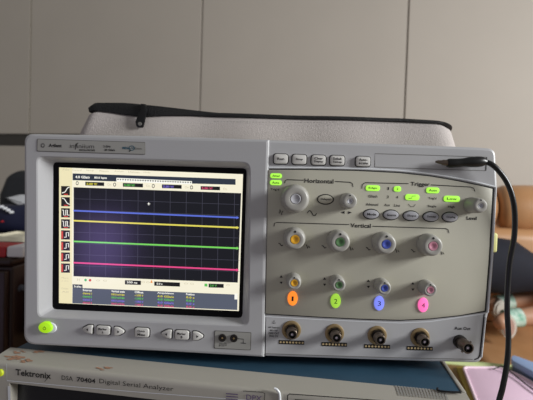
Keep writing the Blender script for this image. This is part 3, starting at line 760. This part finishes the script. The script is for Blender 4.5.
def dense(poly, step=.006):
    out = []
    for i in range(len(poly)):
        a = Vector(poly[i]); b = Vector(poly[(i + 1) % len(poly)]); n = max(1, int((b - a).length / step))
        for k in range(n): out.append(a + (b - a) * k / n)
    return out
plan = dense(plan)
def pring(bm, off, zf, fl=0):
    vs = []
    for p in plan:
        d = (p - pc); d2 = Vector((d.x, d.y)).normalized(); q = p + Vector((d2.x * off * (1.6 if abs(d.x) > .17 else .3), (1 if d.y > 0 else -1) * off))
        q.y += .0012 * math.sin(p.x * 55)
        if fl and p.x < xl + .03: q.x -= fl * (1 - (p.x - xl) / .03)
        vs.append(bm.verts.new((q.x, q.y, zf(p.x))))
    return vs
def band(x):  # thickness of the black zipper band, widest by the pull
    return tab([(82, 4), (88, 9), (120, 12.5), (142, 13.5), (165, 10), (190, 7), (215, 5.4), (300, 4.8), (457, 4.6)], topx(x)) * .00118
def zb(x): return zt_(x) - band(x)
bm = nb()
rs = [pring(bm, -.004, lambda x: ztop + .0002, .009), pring(bm, .003, lambda x: ztop + .004, .010), pring(bm, .0035, lambda x: ztop + (zb(x) - ztop) * .45, .004), pring(bm, .0005, lambda x: zb(x) - .003), pring(bm, -.002, lambda x: zb(x) + .0003), pring(bm, -.008, lambda x: zb(x) + .001)]
for a, b in zip(rs, rs[1:]):
    for k in range(len(a)): j = (k + 1) % len(a); bm.faces.new((a[k], a[j], b[j], b[k]))
bm.faces.new(rs[0][::-1]); bm.faces.new(rs[-1])
obj('pouch_body', fix(bm), M['pouch'], pouch, 60)
bm = nb()
rs = [pring(bm, -.006, lambda x: zb(x)), pring(bm, .0006, lambda x: zb(x) + .0006), pring(bm, .0012, lambda x: zb(x) + band(x) * .5), pring(bm, -.001, lambda x: zt_(x) - .0015), pring(bm, -.007, lambda x: zt_(x))]
for a, b in zip(rs, rs[1:]):
    for k in range(len(a)): j = (k + 1) % len(a); bm.faces.new((a[k], a[j], b[j], b[k]))
bm.faces.new(rs[0][::-1]); bm.faces.new(rs[-1])
obj('zipper_band', fix(bm), M['zip'], pouch, 60)
PF = Fr((0, .0985, 0), 0)
bm = nb()
for k in range(70):
    x = 214 + k * 3.2; line(bm, PF, [(x, 121.6 + (x - 214) * .0105), (x + 1.7, 121.6 + (x - 212.3) * .0105)], -.0012 + .004, .5)
o = obj('stitching', bm, M['softgroove'], pouch)
bm = nb(); c = PF.uz(143.5, 113, .003); prism(bm, PF, rpoly(pxs(PF, [(140.6, 103.6), (146, 104.2), (146.8, 113), (141.4, 113)], .003), .001), -.004, .004, .001)
sl = obj('zipper_slider', bm, M['black'], pouch, 40)
bm = nb()
o_ = rpoly(pxs(PF, [(140.8, 110), (147, 110.6), (145.2, 121), (143.4, 127.8), (137.2, 127.6), (135.6, 122)], .004), .002)
prism(bm, PF, o_, .0035, .006, .0006); obj('zipper_pull', bm, M['black'], pouch, 40)
bm = nb(); c = PF.uz(139.8, 123.8, .0062); prism(bm, PF, ellipse(c[0], c[1], .0024, .0022), .0055, .0064, .0003); obj('pull_eyelet', bm, M['softgroove'], pouch)

# ------------------------------------------------------------------ probe lead
lead = thing('probe_lead', 'thick black cable with silver-tipped plug lying over the oscilloscope\'s top right corner', 'cable', tuple(at(447, 163, -.006)))
def pt(x, y, Y): return at(x, y, Y)
bm = nb(); pts = [pt(447, 163.2, -.006), pt(449, 163.2, -.006), pt(457, 163, -.006), pt(463, 162.4, -.0065), pt(470, 162, -.007), pt(477, 161.8, -.007), pt(482, 161.6, -.007), pt(486, 162, -.007)]
tube(bm, pts, [.0034, .0042, .0040, .0038, .0048, .0050, .0046, .0028], 16); obj('plug_boot', bm, M['cable'], lead, 50)
bm = nb(); tube(bm, [pt(435.5, 161.6, -.005), pt(438, 161.8, -.005), pt(441, 162.2, -.0055), pt(443, 162.4, -.006), pt(447.5, 163, -.006)], [.0008, .0016, .0018, .0026, .0028], 12); obj('plug_tip', bm, M['steel'], lead, 50, label='silver plug tip')
bm = nb()
cab = [pt(485, 162, -.007), pt(491, 164, -.009), pt(498, 170, -.010), pt(507, 182.5, -.010), pt(512.6, 198, -.010), pt(514.8, 216, -.008), pt(514, 238, -.006), pt(509.6, 262, -.005), pt(507.6, 288, -.005), pt(507.2, 312, -.008), pt(508.4, 335, -.010), pt(508, 352, -.014), pt(506, 370, -.018), pt(502.5, 388, -.022), pt(498, 408, -.024), pt(496, 450, -.024), Vector(pt(500, 480, -.024))]
cab += [Vector((cab[-1].x + .01, cab[-1].y - .01, TB + .045)), Vector((cab[-1].x + .05, cab[-1].y - .04, TB + .0215))]
tube(bm, spline(cab, 8), .0024, 14); obj('cord', bm, M['cable'], lead, 60)

# ------------------------------------------------------------------ desk and what lies on it
DZ = .555 - .005
DZ = TB - .0 
desk = thing('desk', 'low brown wooden desk with a pale green edge strip carrying the instruments', 'desk', (.1, .1, 0))
dyaw = R(-9)
def dbox(bm, cx, cy, cz, sx, sy, sz, bev=0, rot=dyaw): box(bm, (-sx / 2, -sy / 2, -sz / 2), (sx / 2, sy / 2, sz / 2), bev, 2, rot, (cx, cy, cz))
GE = atz(487, 362.6, DZ + .003)      # the far edge of the desk
dv = Vector((math.cos(dyaw), math.sin(dyaw), 0)); dn = Vector((-math.sin(dyaw), math.cos(dyaw), 0))
dc = GE - dv * .30 - dn * .46
bm = nb(); dbox(bm, dc.x, dc.y, DZ - .0125, 1.25, .92, .025, .003); obj('desk_top', bm, M['desk'], desk, 40)
gs = GE - dv * .30 - dn * .0145
bm = nb(); dbox(bm, gs.x, gs.y, DZ + .0015, 1.25, .029, .004, .001); obj('edge_strip', bm, M['lime'], desk, 40, label='pale green strip along the far edge')
for a in (-1, 1):
    for b in (-1, 1):
        p = dc + dv * a * .57 + dn * b * .41; bm = nb(); dbox(bm, p.x, p.y, (DZ - .025) / 2, .05, .05, DZ - .025, .003); obj('leg', bm, M['desk'], desk, 40)

ZP = Fr.__new__(Fr)
def slab(bm, pts, z0, z1, bev=.002, mi=0):
    """a horizontal slab from world (x,y) points"""
    F = Fr((0, 0, 0), 0); F.U = Vector((1, 0, 0)); F.Z = Vector((0, 1, 0)); F.N = Vector((0, 0, 1)); prism(bm, F, pts, z0, z1, bev, mi)
def wz(pts, z): return [tuple(atz(x, y, z).xy) for x, y in pts]
mat_px = [(461, 369.5), (470, 366.6), (498, 367.8), (517, 373.5), (536, 385), (566, 410), (560, 436), (486, 428)]
zc = DZ + .004
bm = nb(); slab(bm, rpoly(wz([(456, 368.5), (500, 370), (540, 392), (560, 420), (545, 440), (482, 436)], DZ + .0), .01), DZ + .0003, DZ + .0055, .001)
tag(obj('notepad', bm, M['olive'], smooth=40, loc=(*atz(500, 400, DZ).xy, DZ)), 'yellow-olive pad on the desk, its edge showing under the pink tray', 'notepad')
pz = DZ + .016
tray = thing('plastic_tray', 'pale pink tray with rounded corner and lighter rim right of the analyzer', 'tray', (*atz(505, 395, DZ).xy, DZ + .006))
pp_ = rpoly(wz([(463.4, 366.2), (498, 366.6), (517, 372.6), (536, 383.6), (575, 412), (566, 445), (486, 436), (478.5, 405)], pz), [.012, .01, .02, .02, .02, .02, .01, .01], 6)
bm = nb(); slab(bm, pp_, DZ + .006, pz - .003, .001); obj('tray_base', bm, M['pinkm'], tray, 40)
bm = nb(); tube(bm, [Vector((x, y, pz - .003)) for x, y in dense(pp_, .01)] + [Vector((*pp_[0], pz - .003))], .0035, 8); obj('tray_rim', bm, M['pinkrim'], tray, 60)
bt = thing('plastic_box', 'blue lidded plastic box partly seen at the right edge behind the pink tray', 'box', (*atz(560, 375, DZ).xy, DZ + .001))
bz = DZ + .034
q = wz([(510.8, 357), (512.5, 354.2), (545, 366), (600, 390), (596, 408), (537, 374), (512, 360)], bz)
cq = sum((Vector(p) for p in q), Vector((0, 0))) / len(q)
def sc(f): return rpoly([tuple(cq + (Vector(p) - cq) * f) for p in q], .012, 4)
def loft(bm, loops, cap0=True, cap1=True):
    rs = [[bm.verts.new((p[0], p[1], z)) for p in lp] for lp, z in loops]
    for a, b in zip(rs, rs[1:]):
        for k in range(len(a)): j = (k + 1) % len(a); bm.faces.new((a[k], a[j], b[j], b[k]))
    if cap0: bm.faces.new(rs[0][::-1])
    if cap1: bm.faces.new(rs[-1])
    return fix(bm)
bm = nb(); loft(bm, [(sc(.88), DZ + .001), (sc(.95), DZ + .004), (sc(.97), bz - .0145)]); obj('box_body', bm, M['bluedark'], bt, 50)
bm = nb(); loft(bm, [(sc(1), bz - .014), (sc(1.005), bz - .006), (sc(.985), bz - .001), (sc(.93), bz)]); obj('lid', bm, M['bluem'], bt, 50)
bm = nb(); zc = pz + .002
tube(bm, spline([atz(493, 369, zc), atz(497, 367.6, zc + .002), atz(501.5, 366.4, zc + .006), atz(506, 368.2, zc + .006), atz(512, 373, zc + .002), atz(522, 381, zc), atz(533, 389.4, zc), atz(552, 402, zc)], 6), .0017, 10)
tag(obj('thin_cable', bm, M['cable'], smooth=60, loc=tuple(atz(511, 372, zc))), 'thin black cable looping across the pink tray', 'cable')

# ------------------------------------------------------------------ sofa
so_ = thing('sofa', 'tan leather sofa behind the desk at right, with rolled back', 'sofa', (1.0, 1.35, 0))
syaw = R(-11); sv = Vector((math.cos(syaw), math.sin(syaw), 0)); sn = Vector((-math.sin(syaw), math.cos(syaw), 0))
SP = at(515, 210, 1.42)              # on the rolled back
def sp(a, b, z): q = Vector((SP.x, SP.y, 0)) + sv * a + sn * b; return Vector((q.x, q.y, z))
def sbox(bm, a0, a1, b0, b1, z0, z1, bev): box(bm, (-(a1 - a0) / 2, -(b1 - b0) / 2, -(z1 - z0) / 2), ((a1 - a0) / 2, (b1 - b0) / 2, (z1 - z0) / 2), bev, 5, syaw, sp((a0 + a1) / 2, (b0 + b1) / 2, (z0 + z1) / 2))
a0, a1 = -.95, .95
zr_ = SP.z; rr = .112
bm = nb(); sbox(bm, a0, a1, -.06, .12, .12, zr_ - .02, .03); obj('back_frame', bm, M['leather'], so_, 60)
for k, (x0, x1) in enumerate(((a0, -.095), (-.085, .42), (.43, a1))):
    bm = nb(); n = 9; ps = [sp(x0 + (x1 - x0) * t, 0, zr_) for t in (0, .02, .06, .2, .5, .8, .94, .98, 1)]
    tube(bm, ps, [rr * f for f in (.7, .88, .97, 1, 1.01, 1, .97, .88, .7)], 28); obj('back_roll', bm, M['leather'], so_, 60)
for x0, x1 in ((a0 + .01, .10), (.11, a1 - .2)):
    bm = nb(); sbox(bm, x0, x1, -.17, -.05, .47, zr_ - .075, .045); obj('back_cushion', bm, M['leather'], so_, 60)
for x0, x1 in ((a0 + .01, -.32), (-.31, .30), (.31, a1 - .2)):
    bm = nb(); sbox(bm, x0, x1, -.66, -.10, .33, .47, .05)
    o = obj('seat_cushion', bm, M['leather'], so_, 60)
bm = nb(); sbox(bm, a0, a1, -.63, .10, .08, .34, .03); obj('seat_base', bm, M['leather'], so_, 60)
for x0 in (a0 - .14, a1 - .2):
    bm = nb(); sbox(bm, x0, x0 + .18, -.65, .10, .08, .64, .06); obj('armrest', bm, M['leather'], so_, 60)
for a in (a0, a1 - .08):
    for b in (-.56, .04):
        bm = nb(); lathe(bm, sp(a, b, 0), (0, 0, 1), [(0, 0), (.018, 0), (.024, .09), (0, .09)], 16); obj('leg', bm, M['wood'], so_, 40)

# ------------------------------------------------------------------ person kneeling on the sofa
def skin(name, joints, bones, m, parent, sub=2, root=0):
    me = bpy.data.meshes.new(name); me.from_pydata([tuple(j[0]) for j in joints], bones, [])
    tmp = bpy.data.objects.new(name, me); C.objects.link(tmp)
    md = tmp.modifiers.new('s', 'SKIN'); me.skin_vertices or None
    for i, j in enumerate(joints):
        sv_ = me.skin_vertices[0].data[i]; sv_.radius = (j[1], j[2] if len(j) > 2 else j[1]); sv_.use_root = (i == root)
    md.use_smooth_shade = True
    s2 = tmp.modifiers.new('b', 'SUBSURF'); s2.levels = sub; s2.render_levels = sub
    dg = bpy.context.evaluated_depsgraph_get(); m2 = bpy.data.meshes.new_from_object(tmp.evaluated_get(dg))
    bpy.data.objects.remove(tmp)
    bm = bmesh.new(); bm.from_mesh(m2); bpy.data.meshes.remove(m2)
    return obj(name, bm, m, parent, 180)
PY = 1.13
hip = at(486, 263, PY + .02)
per = thing('person', 'person in navy clothes and green patterned socks resting on the tan sofa', 'person', (hip.x, hip.y, .47))
knL = at(578, 281, PY + .05); knR = at(585, 287, PY - .04); shL = at(578, 291, PY + .05); shR = at(590, 310, PY - .06)
ankL = at(500, 303, PY + .06); ankR = at(508, 318.5, PY - .07)
toeL = at(486, 306, PY + .05); toeR = at(497, 324, PY - .12)
ch = hip + Vector((-.34, .04, .02)); nk = hip + Vector((-.50, .04, .03)); hd = hip + Vector((-.60, .0, .0)); ht = hip + Vector((-.70, -.02, -.01))
shA = hip + Vector((-.43, -.14, .0)); shB = hip + Vector((-.43, .17, .04))
elA = shA + Vector((-.06, -.06, -.17)); elB = shB + Vector((-.08, .02, -.17)); waA = elA + Vector((-.20, .03, -.05)); waB = elB + Vector((-.2, -.06, -.02))
J = [(hip, .10, .09), (hip + Vector((-.16, .02, .01)), .10, .09), (ch, .12, .10), (nk, .05), (hd, .075, .085), (ht, .06),
     (at(520, 270, PY + .05), .055), (knL, .05), (shL * .6 + ankL * .4, .046), (ankL, .030),
     (at(520, 272, PY - .02), .055), (knR, .05), (shR * .6 + ankR * .4, .044), (ankR, .029),
     (shA, .055), (elA, .038), (waA, .025), (shB, .055), (elB, .038), (waB, .025)]
Bn = [(0, 1), (1, 2), (2, 3), (3, 4), (4, 5), (0, 6), (6, 7), (7, 8), (8, 9), (0, 10), (10, 11), (11, 12), (12, 13), (2, 14), (14, 15), (15, 16), (2, 17), (17, 18), (18, 19)]
for (a, t) in ((9, toeL), (13, toeR)):
    J.append((t, .026)); Bn.append((a, len(J) - 1))
for wi, e in ((16, elA), (19, elB)):
    W_ = J[wi][0]; d = (W_ - e).normalized(); s = d.cross(Vector((0, 0, 1))).normalized()
    J.append((W_ + d * .05, .026, .016)); pi_ = len(J) - 1; Bn.append((wi, pi_))
    for k, (o, l) in enumerate(((-.027, .055), (-.009, .068), (.009, .072), (.027, .06))):
        J.append((W_ + d * .07 + s * o, .009)); Bn.append((pi_, len(J) - 1)); J.append((W_ + d * (.07 + l) + s * o * 1.2 + Vector((0, 0, -.012)), .007)); Bn.append((len(J) - 2, len(J) - 1))
    J.append((W_ + d * .04 + s * .05, .009)); Bn.append((wi, len(J) - 1))
skin('body', J, Bn, M['skin'], per)
# clothing
g = .014
t1 = hip * .35 + knL * .65; t2 = hip * .45 + knR * .55
cl = [(hip, .145, .135), (hip + Vector((-.16, .02, .01)), .13, .12), (ch, .145, .125), (nk + Vector((.03, 0, 0)), .07), (at(508, 266, PY + .03), .115), (at(533, 273, PY + .04), .068), (at(560, 278, PY + .04), .062),
      (at(508, 268, PY - .02), .112), (at(533, 275, PY - .03), .062), (at(562, 280, PY - .03), .06), (shA, .068), (elA, .05), (shB, .068), (elB, .05)]
skin('navy_clothes', cl, [(0, 1), (1, 2), (2, 3), (0, 4), (4, 5), (5, 6), (0, 7), (7, 8), (8, 9), (2, 10), (10, 11), (2, 12), (12, 13)], M['navy'], per)
for kn, an, to in ((shL, ankL, toeL), (shR, ankR, toeR)):
    d = (kn - an).normalized()
    bm = nb(); tube(bm, spline([an - d * .012, an + d * .012, an + d * .028, an + d * .045], 4), [.032 + .0001 * k for k in range(13)], 20)
    obj('sock', bm, M['sock'], per, 60, label='green patterned ankle sock')
    f = (to - an).normalized()
    # shoe: upper wraps the foot, its sole turned to the room
    side = Vector((-.2, -.98, 0)).normalized(); up = Vector((0, 0, 1))
    bm = nb(); rings = []
    c0 = an + Vector((-.012, 0, -.006))
    for k, (h, a, b) in enumerate(((-.040, .009, .012), (-.034, .020, .026), (-.012, .024, .036), (.018, .025, .042), (.045, .024, .040))):
        rings.append([bm.verts.new(c0 + side * h + Vector((.98, -.2, 0)) * (a * math.cos(t)) + up * (b * math.sin(t) - .012)) for t in [2 * math.pi * q_ / 24 for q_ in range(24)]])
    for a, b in zip(rings, rings[1:]):
        for q_ in range(24): j = (q_ + 1) % 24; bm.faces.new((a[q_], a[j], b[j], b[q_]))
    bm.faces.new(rings[0]); bm.faces.new(rings[-1])
    sh = obj('shoe', fix(bm), M['shoe'], per, 50, label='white and green canvas shoe')
    bm = nb(); pr = [[bm.verts.new(c0 + side * h + Vector((.98, -.2, 0)) * (a * math.cos(t)) + up * (b * math.sin(t) - .012)) for t in [2 * math.pi * q_ / 24 for q_ in range(24)]] for h, a, b in ((.044, .017, .032), (.049, .016, .031))]
    for q_ in range(24): j = (q_ + 1) % 24; bm.faces.new((pr[0][q_], pr[0][j], pr[1][j], pr[1][q_]))
    bm.faces.new(pr[1]); obj('sole', fix(bm), M['sole'] if an is ankR else M['shoe'], sh, 40)
bm = nb(); bmesh.ops.create_uvsphere(bm, u_segments=24, v_segments=14, radius=.1)
for v in bm.verts: v.co = Vector((v.co.x * 1.0, v.co.y * .9, v.co.z * .92)) + hd + Vector((-.035, .03, .012))
obj('hair', bm, M['hair'], per, 180)

# ------------------------------------------------------------------ left background
cz_ = at(6, 257, .43).z
cab_o = thing('cabinet', 'dark brown wooden cabinet at the left edge beside the desk', 'cabinet', (-.72, .65, 0))
xr_ = at(12.5, 300, .43).x
bm = nb(); box(bm, (xr_ - .42, .43, .05), (xr_, .92, cz_ - .018), .006); obj('carcass', bm, M['wood'], cab_o, 40)
bm = nb(); box(bm, (xr_ - .43, .42, cz_ - .018), (xr_ + .003, .93, cz_), .007); obj('cabinet_top', bm, M['wood'], cab_o, 40)
bm = nb(); box(bm, (xr_ - .41, .414, .07), (xr_ - .006, .43, cz_ - .026), .003); dd = obj('door', bm, M['wood'], cab_o, 40)
bm = nb(); tube(bm, [(xr_ - .36, .414, .5), (xr_ - .36, .395, .5), (xr_ - .36, .395, .6), (xr_ - .36, .414, .6)], .004, 8); obj('handle', bm, M['steel'], dd, 60)
bm = nb(); box(bm, (xr_ - .40, .45, 0), (xr_ - .02, .9, .05)); obj('plinth', bm, M['bag'], cab_o)
def blob(pts_lo, seed, zf, amp, nm): pass
def cushion(name, x0, x1, y0, y1, z0, z1, m, bev, wob=.0, parent=None, rot=0):
    bm = nb(); c = Vector(((x0 + x1) / 2, (y0 + y1) / 2, (z0 + z1) / 2))
    box(bm, (x0, y0, z0), (x1, y1, z1), bev, 5, rot, c)
    bmesh.ops.subdivide_edges(bm, edges=[e for e in bm.edges if e.calc_length() > .03], cuts=3, use_grid_fill=True)
    for v in bm.verts:
        t = (v.co.z - z0) / (z1 - z0); v.co += Vector((math.sin(v.co.z * 60 + v.co.x * 40), math.sin(v.co.x * 70 + v.co.z * 30), math.sin(v.co.x * 50))) * wob * min(1, t * 2)
    return obj(name, bm, m, parent, 70, loc=(c.x, c.y, z0) if parent is None else None)
# things on the cabinet top, front to back
p = at(0, 258, .43); q = at(6.5, 246.5, .43)
tag(cushion('carton', p.x - .05, q.x, .426, .49, cz_, q.z, M['red'], .002), 'small red carton on the dark cabinet at the left edge', 'carton')
p = at(7.5, 250, .43); q = at(24, 247, .43)
tag(cushion('paper_packet', p.x, q.x, .426, .50, cz_, q.z + .002, M['white'], .004, .0015), 'white paper packet beside the red carton', 'packet')
p = at(4, 247, .68); q = at(25, 236, .68)
tag(cushion('folded_cloth', p.x, q.x + .03, .64, .74, cz_, q.z, M['cream'], .014, .002), 'folded cream cloth behind the cartons, on the dark cabinet', 'cloth')
bg = thing('handbag', 'navy blue bag with a row of white dots on the dark cabinet', 'bag', (at(6, 235, .84).x, .84, cz_))
p = at(-14, 240, .80); q = at(24, 204, .80)
cushion('bag_body', p.x, q.x + .04, .78, .90, cz_, q.z - .004, M['jacket'], .03, .004, bg)
BF = Fr((0, .776, 0), 0)
for i, (x, y) in enumerate(((1.0, 206.8), (4.4, 208.4), (7.6, 210.2), (10.8, 212.2))):
    u, z = BF.uz(x, y, .002); bm = nb(); lathe(bm, BF.w(u, z, -.006), BF.N, [(.0042, 0), (.0042, .011), (.003, .0135), (0, .014)], 14); obj('stud', bm, M['jwhite'], bg, 60)
u, z = BF.uz(2, 221.5, .002)
bm = nb(); lathe(bm, BF.w(u, z, -.006), BF.N, [(.003, 0), (.003, .010), (0, .011)], 12); obj('red_stud', bm, M['red'], bg, 60)
# black bag hanging on the cabinet side
hb = thing('shoulder_bag', 'black bag with grey strap hanging on the side of the dark cabinet', 'bag', (xr_ + .03, .55, at(20, 335, .5).z))
z0 = at(18, 330, .5).z; z1 = at(18, 262, .5).z
bm = nb(); box(bm, (xr_ + .007, .46, z0), (xr_ + .05, .66, z1 - .02), .018, 4); obj('bag_body', bm, M['bag'], hb, 60)
bm = nb(); tube(bm, spline([(xr_ + .046, .52, z1 - .06), (xr_ + .026, .53, z1 - .01), (xr_ + .012, .56, cz_ - .03), (xr_ + .026, .60, z1 - .01), (xr_ + .046, .61, z1 - .06)], 6), .006, 8); obj('strap', bm, M['strap'], hb, 60)
bm = nb(); p = at(18, 289, .46); tube(bm, [at(14.5, 296, .452), at(17.5, 289.5, .452), at(21.5, 287, .452), at(24, 288, .452)], .006, 8); obj('buckle', bm, M['strap'], hb, 60)
bm = nb(); box(bm, (xr_ + .0002, .555, cz_ - .045), (xr_ + .018, .565, cz_ - .028), .002); obj('hook', bm, M['steel'], hb)
# office chair
CY = 1.47
p = at(6, 170, CY); q = at(24, 215, CY)
oc = thing('office_chair', 'black office chair with rounded backrest in front of the wall at left', 'chair', (p.x + .22, CY - .2, 0))
cxm = p.x + .22
bm = nb(); box(bm, (p.x, CY - .03, p.z - .46), (p.x + .44, CY + .05, p.z), .038, 6)
bmesh.ops.subdivide_edges(bm, edges=[e for e in bm.edges if e.calc_length() > .08], cuts=4, use_grid_fill=True)
for v in bm.verts: v.co.y -= .8 * (v.co.x - cxm) ** 2; v.co.x = cxm + (v.co.x - cxm) * (1 - .5 * max(0, (v.co.z - (p.z - .12)) / .12) ** 2 * .6)
obj('backrest', bm, M['chair'], oc, 60)
bm = nb(); box(bm, (cxm - .23, CY - .48, .44), (cxm + .23, CY - .02, .52), .035, 5); obj('seat', bm, M['chair'], oc, 60)
bm = nb(); tube(bm, spline([(cxm, CY - .2, .43), (cxm, CY + .04, .44), (cxm, CY + .07, .52), (cxm, CY + .06, p.z - .3)], 5), .02, 10); obj('back_support', bm, M['bag'], oc, 60)
bm = nb(); lathe(bm, (cxm, CY - .24, .06), (0, 0, 1), [(0, 0), (.035, 0), (.035, .08), (.022, .09), (.022, .38), (0, .38)], 20); obj('gas_post', bm, M['bag'], oc, 40)
for k in range(5):
    t = k * 2 * math.pi / 5 + .3; d = Vector((math.cos(t), math.sin(t), 0)); c = Vector((cxm, CY - .24, .085))
    bm = nb(); tube(bm, [c, c + d * .28 - Vector((0, 0, .02))], [.025, .015], 10); lg = obj('leg', bm, M['bag'], oc, 60)
    bm = nb(); s = Vector((-d.y, d.x, 0)); lathe(bm, c + d * .28 - Vector((0, 0, .058)) - s * .018, s, [(0, 0), (.027, 0), (.027, .036), (0, .036)], 18); obj('caster', bm, M['bag'], lg, 40)
# white cloth over the chair arm
p = at(8, 200, CY - .10)
bm = nb(); q0 = at(7, 199, CY - .075); q1 = at(30, 194, CY - .075); q2 = at(34, 206, CY - .075); q3 = at(18, 204.6, CY - .075)
CFr = Fr((0, CY - .072, 0), 0); prism(bm, CFr, rpoly(pxs(CFr, [(7, 198), (22, 194.5), (40, 196), (40, 208), (19, 204.5)]), .006), .0, .014, .004)
tag(obj('towel', bm, M['jwhite'], smooth=60, loc=tuple(q0)), 'white towel draped against the black office chair', 'towel')
